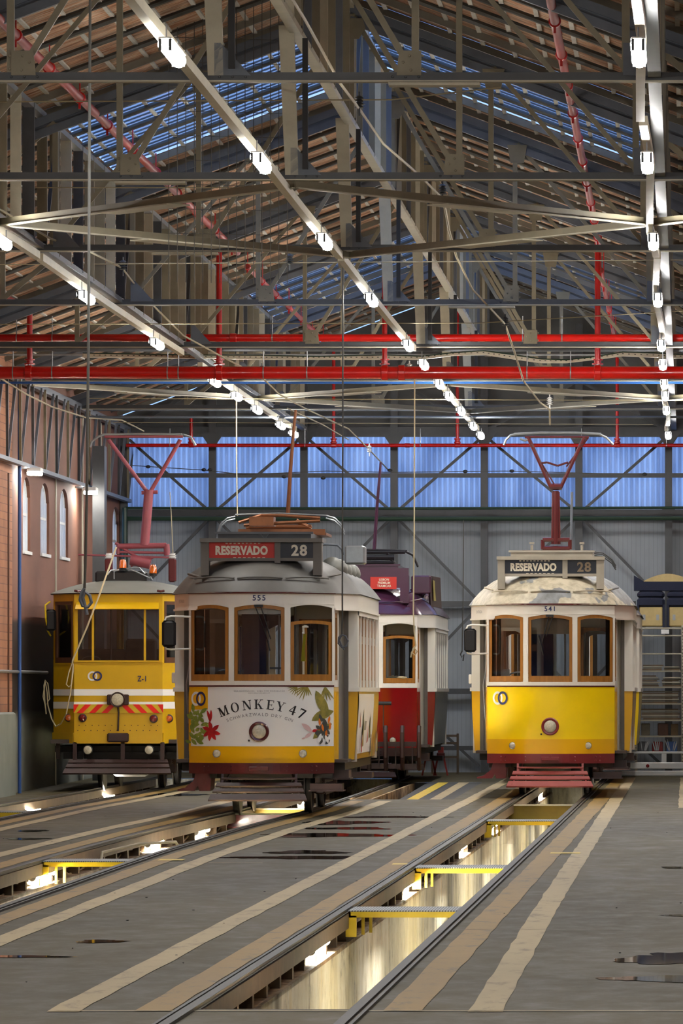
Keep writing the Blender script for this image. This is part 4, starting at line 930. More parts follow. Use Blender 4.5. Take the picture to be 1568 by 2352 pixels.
for ti, T in enumerate(TR):
    d0, d1 = PIT[ti]; nm = ('the pit track that runs to tram 541','the pit track under tram 555','the pit track under the works tram')[ti]
    pit = MB(); path_mb(T, d0, d1, -.46, -.43, -1.45, -.24, mb=pit); path_mb(T, d0, d1, .43, .46, -1.45, -.24, mb=pit); path_mb(T, d0, d1, -.46, .46, -1.5, -1.45, mb=pit)
    for d in (d0, d1): c = T(d); pit.box(c-.75,c+.75,d-.03 if d == d0 else d,d if d == d0 else d+.03,fl(d)-1.5,fl(d)-.012)
    PT = struct(pit.build('service_pit', 'pit'))
    led = MB(); path_mb(T, d0, d1, -.80, -.43, -.27, -.24, mb=led); path_mb(T, d0, d1, .43, .80, -.27, -.24, mb=led); path_mb(T, d0, d1, -.82, -.78, -.27, -.012, mb=led); path_mb(T, d0, d1, .78, .82, -.27, -.012, mb=led)
    led.build('pit_ledge', 'ledge', PT)
    bm = MB()
    for s in (-1,1): path_mb(T, d0, d1, *sorted((s*.50,s*.56)), -.12, -.012, mb=bm)
    bm.build('rail_bearer', 'palebeam', PT)
    pil = MB(); random.seed(ti); d = d0+.7
    while d < d1:
        for s in (-1,1): c = T(d); pil.box(*sorted((c+s*.47,c+s*.62)),d,d+.14,fl(d)-.24,fl(d)-.11)
        d += 1.15
    pil.build('rail_chair', 'railside', PT)
    cb = MB(); pts = []
    d = d0+.4; k = 0
    while d < min(d1, 84):
        c = T(d); pts.append((c-.55, d, fl(d)-.20+.05*math.sin(k*1.3)+.02*math.sin(k*3.1))); d += .7; k += 1
    cb.tube(pts, .012, 6); cb.build('pit_cable', 'wire', PT, True)
    for s in (-1,1):
        rl = MB(); path_mb(T, 12 if ti < 1 else 20, 102, *sorted((s*.445,s*.505)), -.012, .022, mb=rl); path_mb(T, 12 if ti < 1 else 20, 102, *sorted((s*.525,s*.545)), -.01, .018, mb=rl)
        side = {1:'right',-1:'left'}[s]
        r = tag(rl.build('rail', 'rail'), side+'-hand steel rail along '+nm, 'rail', None)
        wb = MB(); path_mb(T, 12 if ti < 1 else 20, 102, *sorted((s*.505,s*.526)), -.01, .006, mb=wb); path_mb(T, 12 if ti < 1 else 20, 102, *sorted((s*.43,s*.50)), -.13, -.013, mb=wb); wb.build('rail_groove', 'railside', r)
# transverse beams
def xbeam(T, D, h, mt, x0=-.52, x1=.52, lab='', z=-.01):
    c = T(D); g = fl(D); t = thing('pit_cross_beam', lab, 'beam', (c, D, g+z-h))
    MB().box(x0,x1,-.02,.02,0,h-.02).build('web', mt, t); MB().box(x0,x1,-.09,.09,h-.02,h).build('top_flange', 'palebeam', t); MB().box(x0,x1,-.09,.09,-.02,0).build('bottom_flange', mt, t); return t
xbeam(T2, 77.6, .17, 'maroon2', -.72, 1.25, 'dark red steel beam across the middle pit below tram 555')
xbeam(T1, 82.5, .20, 'olive_yellow', lab='olive yellow beam across the right pit in front of tram 541')
xbeam(T2, 80.4, .14, 'olive_yellow', lab='olive yellow beam across the middle pit just behind the dark red one')
def bridge(T, D, dep, lab, leg=.17, front=.045):
    c = T(D); g = fl(D); t = thing('pit_step_bridge', lab, 'step', (c, D, g-leg-.03), 0, 'yellow step bridges over the pits')
    fr = MB(); w = .455
    fr.box(-w,w,0,.03,leg-front+.03,leg+.03); fr.box(-w,w,dep-.03,dep,leg-front+.03,leg+.03); fr.box(-w,-w+.04,0,dep,leg,leg+.03); fr.box(w-.04,w,0,dep,leg,leg+.03); fr.build('frame', 'safety', t)
    MB().box(-w+.02,w-.02,.01,dep-.01,leg+.028,leg+.04).build('grating', 'grate', t)
    for x0, x1, y0 in ((-w,-w+.085,0),(-w+.10,-w+.125,dep*.5),(-w+.14,-w+.165,dep-.05),(w-.05,w,0)): MB().box(x0,x1,y0,y0+.04,0,leg).build('leg', 'safety', t)
    return t
bridge(T1, 46.7, .9, 'yellow step bridge with grating over right pit, nearest of its row')
bridge(T1, 56.5, .9, 'yellow step bridge with grating over right pit, second from the front')
bridge(T1, 73.2, .9, 'yellow step bridge with grating over right pit, farthest one before tram 541')
bridge(T2, 58.3, .9, 'yellow step bridge with grating over the middle pit at the left', .2)
bridge(T3, 77.5, .9, 'deep yellow step bridge over the leftmost pit at the picture edge', .22, .16)
# pit lamps
def pit_lamp(c, D, lab, n=0):
    t = thing('pit_lamp', lab, 'lamp', (c, D, fl(D)-.24), 0, 'lamps in the service pits')
    z = .095; L = 1.7
    MB().tube([(0,-L/2,z),(0,L/2,z)], .036, 12).build('tube', 'pitlamp', t, True)
    for y in (-L/2-.08, L/2): MB().tube([(0,y,z),(0,y+.08,z)], .040, 12).build('end_cap', 'paperw', t, True)
    m = MB(); m.box(-.045,-.035,-L/2,L/2,z-.045,z+.05); m.box(-.1,-.03,-.3,-.27,0,z); m.box(-.1,-.03,.3,.33,0,z); m.build('reflector', 'white', t)
for i, D in enumerate((44.2, 56.0, 67.8, 76.9, 86.5, 95.5)):
    pit_lamp(T1(D)-.50, D, ['lit tube lamp on ledge of right pit, largest in view','lit tube lamp in right pit between the first and second step bridges','lit tube lamp in right pit just behind the second step bridge','lit tube lamp in right pit beside the third step bridge','lit tube lamp in right pit under the life guard of tram 541','lit tube lamp in right pit beneath tram 541'][i])
for i, (px, py) in enumerate(((205,1985),(345,1903),(447,1876),(607,1861))):
    D = (58.9, 69.5, 74.3, 79.5)[i]; pit_lamp(T2(D)-.50, D, ['lit tube lamp in middle pit under the step bridge at left','lit tube lamp in middle pit left of the cable loop','lit tube lamp in middle pit, just before the dark red beam','lit tube lamp in middle pit below the front of tram 555'][i])
for i, D in enumerate((84.2, 93.0)): pit_lamp(T3(D)-.46, D, ('lit tube lamp in leftmost pit before the works tram, nearer one','lit tube lamp in leftmost pit under the works tram life guard')[i])
for D in (90.0,):
    pit_lamp(T2(D)-.5, D, 'lit tube lamp in middle pit beneath the rear of tram 555')
for i, D in enumerate((38.5, 50, 61.5, 73, 81, 90)): pit_lamp(T1(D)+.52, D, 'lit tube lamp on the right-hand ledge of right pit, '+('first','second','third','fourth','fifth','sixth')[i]+' from the front')
for i, D in enumerate((52, 62, 70.5, 85)): pit_lamp(T2(D)+.52, D, 'lit tube lamp on the right-hand ledge of middle pit, '+('first','second','third','fourth')[i]+' from the front')
MB_ = MB().tube([(T2(63)-.38,63.0,fl(63)-.24),(T2(63)-.38,63.2,fl(63)-.06),(T2(66)-.2,65.0,fl(66)-.03),(T2(68)-.05,67.5,fl(68)-.08),(T2(68)+.02,68,fl(68)-.3)], .016, 8)
tag(MB_.build('hose', 'wire', None, True), 'beige hose arching out of the middle pit', 'hose')
# puddles
def puddle(px0, px1, py, th, lab, seed):
    h = (py-VY)/F; # solve depth on the sloping floor
    D = (1.81+.0053*32.5)/(h+.0053); x0 = (px0-VX)*D/F; x1 = (px1-VX)*D/F; dd = th/2/((py-VY)/D); random.seed(seed); cx = (x0+x1)/2; rx = (x1-x0)/2; n = 36; v = [(cx, D, fl(D)+.0035)]
    for i in range(n):
        a = 2*math.pi*i/n; r = 1+random.uniform(-.22,.10)+.15*math.sin(3*a+seed); v.append((cx+rx*math.cos(a)*r, D+dd*math.sin(a)*r, fl(D+dd*math.sin(a)*r)+.0035))
    tag(MB().add(v, [(0,1+i,1+(i+1)%n) for i in range(n)]).build('puddle', 'puddle'), lab, 'puddle', 'puddles on the concrete floor')
for k, (a,b,y,t,l) in enumerate(((690,880,1890,8,'thin dark puddle nearest to the front of tram 555'),(575,920,1919,8,'long dark red puddle line between the middle and right pits'),(610,800,1958,7,'narrow puddle below the long dark red one'),(700,905,1903,5,'thin puddle strip just behind the long dark red one'),(500,840,1970,6,'long reflecting puddle left of the cream stripe, lowest of its cluster'),
    (40,110,1909,4,'small dark puddle by the middle track at left, farther one'),(10,120,1927,4,'small dark puddle by the middle track at left, nearer one'),(170,290,2163,7,'small dark puddle in the left foreground'),(-60,165,2198,5,'thin puddle at the lower left edge of the floor'),(1420,1700,2203,26,'largest ragged puddle at the lower right edge'),
    (1390,1640,2249,14,'flat puddle just in front of the ragged one at lower right'),(1515,1600,2103,4,'tiny puddle at the right edge, above the ragged one'),(1515,1600,1993,4,'small dark puddle at the right edge near the cream stripe'),(300,470,1826,6,'dark puddle beside the left track below the works tram'),(780,1020,1877,3,'thin dark puddle line running towards the right rail'))): puddle(a,b,y,t,l,k+1)
random.seed(12)
m = MB()
for k in range(60):
    d = random.uniform(34,80); x = random.uniform(-8,.5)
    if min(abs(x-T(d)) for T in TR) < .6: continue
    r = random.uniform(.005,.013); m.ell((x,d,fl(d)+.004), r, r*1.4, .004, 6, 3)
tag(m.build('grit', 'under'), 'dark grit scattered on the concrete floor', 'grit', kind='stuff')

# ================================================================ WALLS
ztop = 6.6
# left wall: near bay in brick, far bay in plaster with arched window openings
struct(MB().box(WL-.25,WL,-6,88.9,-.5,6.8).build('wall_left', 'brick'))
WINS = [(91.1,.75),(93.4,.80),(97.0,.75),(100.9,.75),(103.9,.75)]
WINS = []
for px, py0, py1, w in ((61,1096,1266,17),(103,1110,1272,20),(147,1123,1280,19),(226,1151,1335,17),(266,1164,1320,15)):
    s = (VX-px)/(-WL); D = F/s; WINS.append((D, w*D*D/(F*(-WL)), CZ+(VY-py1)/s, CZ+(VY-py0)/s))
wl = MB(); edges = []; prev = 88.9
for D, w, z0, z1 in WINS:
    a, b = D-w/2, D+w/2; wl.box(WL-.25,WL,prev,a,-.5,6.8); wl.box(WL-.25,WL,a,b,-.5,z0)
    ctr = (a+b)/2; hw = w/2; n = 10; zs = z1-.30
    for i in range(n):     # masonry above the pointed arch
        y0 = a+w*i/n; y1 = a+w*(i+1)/n; h = lambda y: zs+.30*math.sqrt(max(0, 1-((y-ctr)/hw)**2))
        wl.add([(WL,y0,h(y0)),(WL,y1,h(y1)),(WL,y1,6.8),(WL,y0,6.8),(WL-.25,y0,h(y0)),(WL-.25,y1,h(y1))], [(0,1,2,3),(0,4,5,1)])
    prev = b
wl.box(WL-.25,WL,prev,BACK+.3,-.5,6.8)
struct(wl.build('wall_left', 'plaster'))
for i, (D, w, z0, z1) in enumerate(WINS):
    a, b = D-w/2, D+w/2; fr = MB(); fr.box(WL-.12,WL+.03,a-.03,b+.03,z0-.05,z0+.0)
    for y in (a, b-.06): fr.box(WL-.12,WL-.04,y,y+.06,z0,z1-.3)
    pts = [(WL-.08,(a+b)/2+(w/2-.03)*math.cos(t*math.pi/12),z1-.31+.29*math.sin(t*math.pi/12)) for t in range(13)]; fr.tube(pts, .035, 6)
    fr.box(WL-.1,WL-.05,a,b,(z0+z1)/2-.02,(z0+z1)/2+.02)
    W = struct(fr.build('window_%d' % (i+1), 'paperw'))
    gb = MB()
    for k in range(1,6): y = a+w*k/6; gb.box(WL-.09,WL-.06,y-.025,y+.025,z0,z1-.06)
    gb.build('glazing_bars', 'paperw', W)
    MB().add([(WL-.13,a,z0),(WL-.13,b,z0),(WL-.13,b,z1),(WL-.13,a,z1)],[(0,1,2,3)]).build('pane', 'skyglass', W)
for D in (94.9, 99.1, 102.2): struct(MB().box(WL,WL+.02,D,D+.09,-.3,6.3).build('trim_1', 'palebeam'))
struct(MB().box(WR,WR+.25,-6,BACK+.3,-.5,6.4).build('wall_right', 'plaster'))
struct(MB().add([(WL,-6,-.6),(WR,-6,-.6),(WR,-6,H2Z(roofH(WR))),(RX,-6,H2Z(roofH(RX))),(WL,-6,H2Z(roofH(WL)))],[(0,1,2,3,4)]).build('wall_front', 'plaster'))
zb1 = H2Z((VY-1003)*BACK/F); zb0 = H2Z((VY-1170)*BACK/F)
wb = MB().box(WL,WR,BACK,BACK+.2,-.6,zb0); gb_ = MB().add([(WL,BACK,zb1),(WR,BACK,zb1),(WR,BACK,H2Z(roofH(WR))),(RX,BACK,H2Z(roofH(RX))),(WL,BACK,H2Z(roofH(WL)))],[(0,1,2,3,4)])
struct(wb.build('wall_back', 'panel')); struct(gb_.build('wall_back', 'gable'))
v = []; n = 1100
for i in range(n+1): x = WL+(WR-WL)*i/n; y = BACK+.06+.03*math.sin(i*math.pi/4+.4); v += [(x,y,zb0-.05),(x,y,zb1+.05)]
tr = struct(MB().add(v, [(2*i,2*i+2,2*i+3,2*i+1) for i in range(n)]).build('window_6', 'trans')); tr['label'] = 'translucent corrugated band'
# back wall steel frame
ST = thing('gable_frame', 'dark steel frame of columns and crossed diagonals standing against the rear wall', 'steel frame', (0, BACK-.25, fl(105)))
gp = lambda px,py: P(px,py,BACK-.25)-ST.location
cx_ = [285,488,698,905,1112,1329,1535]
for px in cx_: q = gp(px,0); MB().box(q.x-.065,q.x+.065,-.08,.08,-.05,H2Z(roofH(gp(px,0).x))-.2-fl(105)).build('column', 'darksteel', ST)
for py, r, x0, x1 in ((992,.09,285,1620),(1092,.04,285,1620),(1180,.07,285,1620),(1387,.05,285,1460),(1588,.05,285,1450),(1718,.04,285,1450)):
    a = gp(x0,py); b = gp(x1,py); MB().bar(a, b, .10, r*2, (0,0,1)).build('crossbar', 'darksteel', ST)
for i in range(len(cx_)-1):
    x0, x1 = cx_[i]+12, cx_[i+1]-12; up = i % 2
    for (ya, yb, inv) in ((1010,1170,0),(1195,1382,1),(1393,1584,0),(1592,1760,1),(880,985,1)):
        a, b = (gp(x0,ya), gp(x1,yb)) if (up+inv) % 2 == 0 else (gp(x0,yb), gp(x1,ya))
        MB().bar(a, b, .05, .07).build('diagonal', 'darksteel', ST)
for px in cx_[1:]:
    q = gp(px,1000); MB().prism([(q.x-.22,q.z+.05),(q.x+.22,q.z+.05),(q.x+.08,q.z-.16),(q.x-.08,q.z-.16)], -.1, -.08).build('gusset', 'darksteel', ST)
    q = gp(px,1183); MB().prism([(q.x-.2,q.z-.0),(q.x+.2,q.z-.0),(q.x+.07,q.z+.15),(q.x-.07,q.z+.15)], -.1, -.08).build('gusset', 'darksteel', ST)
for py, l in ((1167,'upper'),(1191,'lower')):
    pts = [P(285,py,105.3),P(900,py+1,105.3),P(1620,py-1,105.3)]; m = MB().tube(pts, .025 if l == 'upper' else .04, 8); m.build('pipe', 'greenpipe') and None
    o = bpy.data.objects[-1] if False else [x for x in COL.objects if x.name.startswith('pipe')][-1]; tag(o, l+' of the two thin green pipes across the rear wall', 'pipe')
tag(MB().tube([P(286,1166,105.2),P(286,1260,105.2),P(286,1700,105.2)], .045, 8).build('pipe', 'greenpipe'), 'green pipe running down the rear left corner', 'pipe')
# wall girder on the left: eave beam, ledge and V struts
EG = thing('wall_girder', 'steel girder of V struts along the top of the left wall', 'girder', (WL+.15, S0, H2Z(3.47)))
MB().box(-.05,.05,-30,BACK-S0,1.22,1.32).build('top_chord', 'bluesteel', EG); MB().box(-.06,.04,-30,BACK-S0,-.03,.03).build('bottom_chord', 'bluesteel', EG)
for k in range(26):
    y = 18+k*1.7
    if y > BACK-S0: break
    MB().bar((0,y,0),(.06,y-.6,1.25),.04,.05).build('strut', 'olive' if k % 2 else 'darksteel', EG); MB().bar((0,y,0),(.06,y+.6,1.25),.04,.04).build('strut', 'bluesteel', EG)
# pipes on the left wall
tag(MB().tube([(WL+.1,89.0,H2Z(-2)),(WL+.1,89.0,H2Z(4.8))], .028, 10).build('pipe', 'bluepipe'), 'blue pipe running down the left wall at the brick edge', 'pipe')
tag(MB().tube([(WL+.08,60,H2Z(.32)),(WL+.08,93.0,H2Z(.33))], .025, 8).build('pipe', 'galv'), 'thin grey pipe low along the left wall', 'pipe')
tag(MB().tube([(WL+.06,87.9,H2Z(-1.2)),(WL+.06,87.9,H2Z(3.3))], .015, 8).build('conduit', 'wood2'), 'thin brown conduit on the left brick wall', 'conduit')
m = MB().box(WL+.24,WL+.44,98.5,98.9,fl(98.7),H2Z(4.15)); tag(m.build('downpipe', 'darksteel'), 'grey box downpipe on the left wall between the arched windows', 'downpipe')
tag(MB().bbox(WL+.02,WL+.16,84,88,fl(86)-.1,fl(86)+1.25,.03).build('plinth_cabinet', 'plinth'), 'pale grey cabinet at the foot of the left brick wall', 'cabinet')
def flood(px, py, D, lab):
    q = P(px,py,D); t = thing('flood_light', lab, 'light', (q.x-.2,q.y,q.z+.05))
    MB().bbox(.0,.22,-.16,.16,-.03,.04,.015).build('housing', 'paperw', t); MB().bbox(-.0,.21,-.14,.14,-.075,-.028,.01).build('lens', 'floodlamp', t); MB().bar((-.28,0,.06),(.02,0,.03),.03,.02).build('arm', 'darksteel', t)
flood(94,1088,89.8,'lit floodlight over the first arched window on the left wall'); flood(221,1132,98.0,'lit floodlight over the fourth arched window on the left wall')

# ================================================================ ROOF
# tiled planes with glazed strips in two bays
SKY = [(63.2, 70.6), (90.6, 98.8)]
def zr(x, dz=0): return H2Z(roofH(x))+dz
for side, (xa, xb) in (('left',(WL-.1,RX)),('right',(RX,WR+.1))):
    m = MB(); segs = []; d = -6.2
    for a, b in SKY: segs.append((d,a)); d = b
    segs.append((d, BACK+.3)); TOPX = (-6.9, RX) if side == 'left' else (RX, -.3)
    for a, b in segs: m.add([(xa,a,zr(xa,.055)),(xb,a,zr(xb,.055)),(xb,b,zr(xb,.055)),(xa,b,zr(xa,.055))],[(0,3,2,1)])
    for a, b in SKY:
        lo = (xa, TOPX[0]) if side == 'left' else (TOPX[1], xb)
        m.add([(lo[0],a,zr(lo[0],.055)),(lo[1],a,zr(lo[1],.055)),(lo[1],b,zr(lo[1],.055)),(lo[0],b,zr(lo[0],.055))],[(0,3,2,1)])
    struct(m.build('ceiling', 'tiles'))
    for k, (a, b) in enumerate(SKY):
        g = MB().add([(TOPX[0],a,zr(TOPX[0],.085)),(TOPX[1],a,zr(TOPX[1],.085)),(TOPX[1],b,zr(TOPX[1],.085)),(TOPX[0],b,zr(TOPX[0],.085))],[(0,3,2,1)])
        W = struct(g.build('window_%d' % (7+k+(2 if side == 'right' else 0)), 'skyglass')); br = MB()
        y = a
        while y < b: br.bar((TOPX[0],y,zr(TOPX[0],.06)),(TOPX[1],y,zr(TOPX[1],.06)),.02,.018,(0,0,1)); y += .31
        br.build('glazing_bars', 'bluesteel', W)
# rafters
bays = lambda D: int((D-S0)//SP)
ORD = ('in front of the nearest truss','between the first and second trusses','between the second and third trusses','between the third and fourth trusses','between the fourth and fifth trusses','between the fifth and sixth trusses','between the sixth and seventh trusses','in the last bay by the rear wall')
for side in ('left','right'):
    xa = WL if side == 'left' else WR; protos = {}
    d = S0-SP*2.5; k = 0
    while d < BACK-.2:
        flat = (k % 7) in (3,4); key = flat
        if key not in protos:
            L = math.hypot(xa-RX, (roofH(RX)-roofH(xa))); m = MB()
            if flat: m.bar((RX,0,zr(RX)),(xa,0,zr(xa)),.05,.075,(0,0,1))
            else: m.tube([(RX,0,zr(RX)),(xa,0,zr(xa))], .031, 8)
            o = m.build('rafter', 'rafter2' if flat else 'rafter'); protos[key] = o
        else: o = protos[key].copy(); COL.objects.link(o)
        o.location = (0, d, 0); b = min(7, max(0, bays(d)+1))
        tag(o, ('flat grey' if flat else 'round dark')+' rafter of the '+side+' roof slope, '+ORD[b], 'rafter', ('flat' if flat else 'round')+' rafters of '+side+' slope '+ORD[b])
        d += SP/7; k += 1
# tile battens
for side in ('left','right'):
    for k in range(1,19):
        x = RX+(-1 if side == 'left' else 1)*(.35*k)
        if x > WR: break
        m = MB().bar((x,10,zr(x,.036)),(x,BACK,zr(x,.036)),.045,.02,(0,0,1)); tag(m.build('batten', 'batten'), 'white tile batten running lengthwise under the '+side+' roof slope', 'batten', 'battens under the '+side+' roof slope')
# trusses
PP = [-5.18,-2.07]; OUTP = [-6.73,-.48]; FAR = [-8.3,1.08]
def make_truss():
    t = thing('roof_truss', '', 'truss', (RX, S0, H2Z(HC))); X = lambda x: x-RX; hz = lambda x: roofH(x)-HC-.22
    m = MB(); m.box(X(WL),X(WR),-.055,.055,-.0,.012); m.box(X(WL),X(WR),-.018,.018,.0,.072)
    m.build('bottom_chord', 'palebeam', t); b2 = MB(); b2.box(X(WL),X(WR),-.032,-.018,.012,.075); b2.build('bottom_chord_web', 'darksteel', t)  # pale flange, dark web: lamplight on the underside put into the colours
    for s, xe in ((-1,WL),(1,WR)):
        m = MB(); m.bar((0,0,hz(RX)+.07),(X(xe),0,hz(xe)+.07),.07,.085,(0,0,1)); m.bar((0,0,hz(RX)-.06),(X(xe),0,hz(xe)-.06),.07,.085,(0,0,1)); m.bar((0,.01,hz(RX)),(X(xe),.01,hz(xe)),.01,.06,(0,0,1)); m.build('top_chord', 'bluesteel', t)
    for x in PP: MB().box(X(x)-.055,X(x)+.0,-.03,.03,.05,hz(x)).build('vertical', 'olive', t)
    for x in OUTP+FAR: MB().box(X(x)-.03,X(x)+.03,-.03,.03,.05,hz(x)).build('vertical', 'olive', t)
    MB().prism([(X(-3.62)-.07,.05),(X(-3.62)+.05,.05),(X(-3.62)+.01,1.42),(X(-3.62)-.13,1.42)], -.04,.04).build('king_post', 'palebeam', t)
    MB().box(.07,.12,-.08,-.03,.1,1.3).build('dark_strut', 'black', t)
    MB().box(-.05,.05,-.03,.03,1.4,hz(RX)).build('king_post', 'olive', t)
    MB().bar((X(PP[0])+.06,.0,.1),(-.03,.0,hz(RX)),.05,.03).build('diagonal', 'olive', t); MB().bar((X(PP[1])-.06,.0,.1),(.03,.0,hz(RX)),.05,.03).build('diagonal', 'olive', t)
    MB().bar((X(PP[0])+.22,.03,.1),(.16,.03,hz(RX)-.1),.035,.03).build('diagonal', 'olive', t) if False else None
    for a, b in ((OUTP[0],PP[0]),(OUTP[1],PP[1])):
        MB().bar((X(a),0,.1),(X(b),0,hz(b)),.045,.03).build('diagonal', 'olive', t)
    for a, b in ((FAR[0],OUTP[0]),(FAR[1],OUTP[1])): MB().bar((X(a),0,.08),(X(b),0,hz(b)),.06,.05).build('diagonal', 'olive', t)
    for x, s in ((PP[0],1),(PP[1],-1)):
        g = MB().prism([(X(x)-.02*s,.05),(X(x)+.17*s,.05),(X(x)+.15*s,.24),(X(x)-.02*s,.24)] if s > 0 else [(X(x)+.17*s,.05),(X(x)-.02*s,.05),(X(x)-.02*s,.24),(X(x)+.15*s,.24)], -.045,-.033)
        for dx, dz in ((.06,.09),(.12,.15),(.07,.2),(-.03,.1),(-.03,.2)): g.lathe((X(x)+dx*s,-.045,dz),(0,-1,0),[(0,.012),(.008,.008)],6)
        g.build('gusset', 'olive', t)
    for x in (-3.62,)+tuple(OUTP):
        MB().prism([(X(x)-.02,.05),(X(x)+.26,.05),(X(x)+.03,.30),(X(x)-.02,.30)], -.04,-.03).build('gusset', 'bluesteel', t)
    for x in PP: MB().prism([(X(x)-.12,hz(x)-.02),(X(x)+.12,hz(x)-.02),(X(x)+.08,hz(x)-.24),(X(x)-.08,hz(x)-.24)], -.045,-.033).build('gusset', 'olive', t)
    MB().prism([(-.14,hz(RX)-.05),(.14,hz(RX)-.05),(.17,hz(RX)-.16),(.10,hz(RX)-.27),(-.10,hz(RX)-.27),(-.17,hz(RX)-.16)], -.045,-.033).build('gusset', 'olive', t)
    r = MB()
    for x in (-5.2,-5.1,-5.0,-3.6,-3.5,-3.4,-2.07,-2.17,-2.27,-.4,-.3): r.lathe((X(x),-.032,.04),(0,-1,0),[(0,.012),(.01,.008)],6)
    r.build('rivets', 'darksteel', t)
    return t
tp = make_truss(); LAB = ['nearest truss, its chord crossing the top of the picture','second truss from the front','third truss from the front, over the skylight edge','fourth truss from the front','fifth truss from the front, near the two red pipes','sixth truss from the front','seventh truss from the front, close to the rear wall']
for i in range(7):
    t = tp if i == 0 else copy_tree(tp); t.location = (RX, S0+SP*i, H2Z(HC)); tag(t, 'grey riveted steel roof truss, '+LAB[i], 'truss', 'roof trusses')
t = copy_tree(tp); t.location = (RX, S0-SP, H2Z(HC)); tag(t, 'grey riveted steel roof truss over the near end of the hall, above the frame', 'truss', 'roof trusses')
for i, (x0, x1) in enumerate(((-2.3,-1.6),(-5.25,-4.6),(-5.7,-5.0),(-2.9,-2.1))):
    D = S0+SP*(0,1,2,3)[i]; tag(MB().box(x0,x1,D-.09,D+.09,H2Z(HC)-.03,H2Z(HC)-.008).build('splice_plate', 'palebeam'), 'pale splice plate bolted under the '+('first','second','third','fourth')[i]+' truss chord', 'plate')
# longitudinal lattice girders under the roof
def lgirder(name, x, h0, h1, lab, mt, mtp, y0=24.0, light=True):
    t = thing('roof_girder', lab, 'girder', (x, y0, H2Z(h0))); L = BACK-.3-y0; hh = h1-h0
    MB().box(-.05,.05,0,L,-.03,.03).build('bottom_chord', mt, t); MB().box(-.05,.05,0,L,hh-.06,hh).build('top_chord', mt, t)
    y = .4; k = 0
    while y < L:
        MB().box(-.055 if k % 3 else -.07,.055,y,y+.035,.0,hh).build('post', mtp[k % len(mtp)], t)
        if k % 7 == 3: MB().bar((.03,y,.05),(.03,y+SP/7*1.0,hh-.05),.03,.04,(1,0,0)).build('brace', 'darksteel', t)
        y += SP/7; k += 1
    return t
lgirder('roof_girder', RX, 6.08, 7.35, 'ridge girder of close upright posts running the length of the roof', 'palebeam', ('olive','bluesteel','olive','palebeam'))
lgirder('roof_girder', -6.9, HC+.06, 6.2, 'left lattice girder of close upright posts below the roof slope', 'galv', ('olive','palebeam','darksteel','olive'))
lgirder('roof_girder', -.26, HC+.06, 6.15, 'right lattice girder seen end-on beside the right lamp row', 'darksteel', ('olive','darksteel'))
# hanging wire screen in the second bay
ws = MB(); 
for k in range(15): x = -5.3+k*.085; ws.tube([(x,60.0+k*.02,H2Z(4.2)),(x,60.0+k*.02,zr(x,-.05))], .004, 4)
for k in range(9): z = 4.7+k*.25; ws.tube([(-5.3,60.0,H2Z(z)),(-4.1,60.3,H2Z(z))], .003, 4)
tag(ws.build('wire_screen', 'ropedark'), 'fine wire screen hanging from the left roof slope between the trusses', 'wire screen')
# flat wind bracing at chord level
def brace(a, b, lab, z=HC-.03):
    p = Vector((a[0],a[1],H2Z(z))); q = Vector((b[0],b[1],H2Z(z))); d = (q-p)*.42
    t = thing('wind_brace', lab, 'brace', tuple((p+q)/2)); c = (p+q)/2
    MB().bar(p-c, q-c, .015, .075, (0,0,1)).build('web', 'olive', t); MB().bar(p-c-Vector((0,0,.035)), q-c-Vector((0,0,.035)), .075, .010, (0,0,1)).build('flange', 'palebeam', t)
    MB().bar((p-q)*.12-Vector((0,0,.05)), (q-p)*.12-Vector((0,0,.05)), .26, .012, (0,0,1)).build('gusset_plate', 'palebeam', t)
for n0, nm in ((1,'second and third trusses'),(5,'sixth and seventh trusses')):
    a = S0+SP*n0; b = a+SP; mid = (a+b)/2
    brace((-6.8,mid),(-3.6,a),'horizontal wind brace, left rear-going arm between the '+nm); brace((-3.6,a),(-.35,mid),'horizontal wind brace, right near arm between the '+nm)
    brace((-6.8,mid),(-3.6,b),'horizontal wind brace, left far arm between the '+nm); brace((-3.6,b),(-.35,mid),'horizontal wind brace, right far arm between the '+nm)
    brace((-.35,mid),(WR-.12,a),'horizontal wind brace, outer right near arm between the '+nm); brace((WL+.35,a),(-6.8,mid),'horizontal wind brace, outer left near arm between the '+nm)

# ================================================================ LAMPS AND TRUNKING
def make_light():
    t = thing('ceiling_light', '', 'light', (0,0,0)); L = 1.12; w = .053
    MB().bbox(-.05,.05,-L/2,L/2,.032,.05,.008).build('housing', 'paperw', t)
    m = MB(); n = 10; v = []; f = []
    for y in (-L/2+.03, L/2-.03): v += [(w*math.cos(math.radians(145+250*k/n)), y, .0+.05*math.sin(math.radians(145+250*k/n))) for k in range(n+1)]
    f = [(k,k+1,n+2+k,n+1+k) for k in range(n)]+[tuple(range(n,-1,-1)), tuple(range(n+1,2*n+2))]
    MB().add(v, f).build('diffuser', 'lamp', t, True)
    for y in (-L/2+.02, L/2-.05):
        for x in (-.035,.035): MB().box(x-.010,x+.010,y-.012,y+.0,-.045,.04).build('clip', 'darksteel', t)
    for y in (-.45,.45): MB().tube([(0,y,.045),(0,y,.15)], .006, 6).build('hanger', 'galv', t)
    return t
LP = make_light(); first = True; nth = ('first','second','third','fourth','fifth','sixth','seventh','eighth','ninth','tenth','eleventh','twelfth','thirteenth')
DS = [40.9, 49.4, 58.0, 66.6, 75.3, 79.7, 84.7, 88.1, 92.8, 98.0, 101.6]
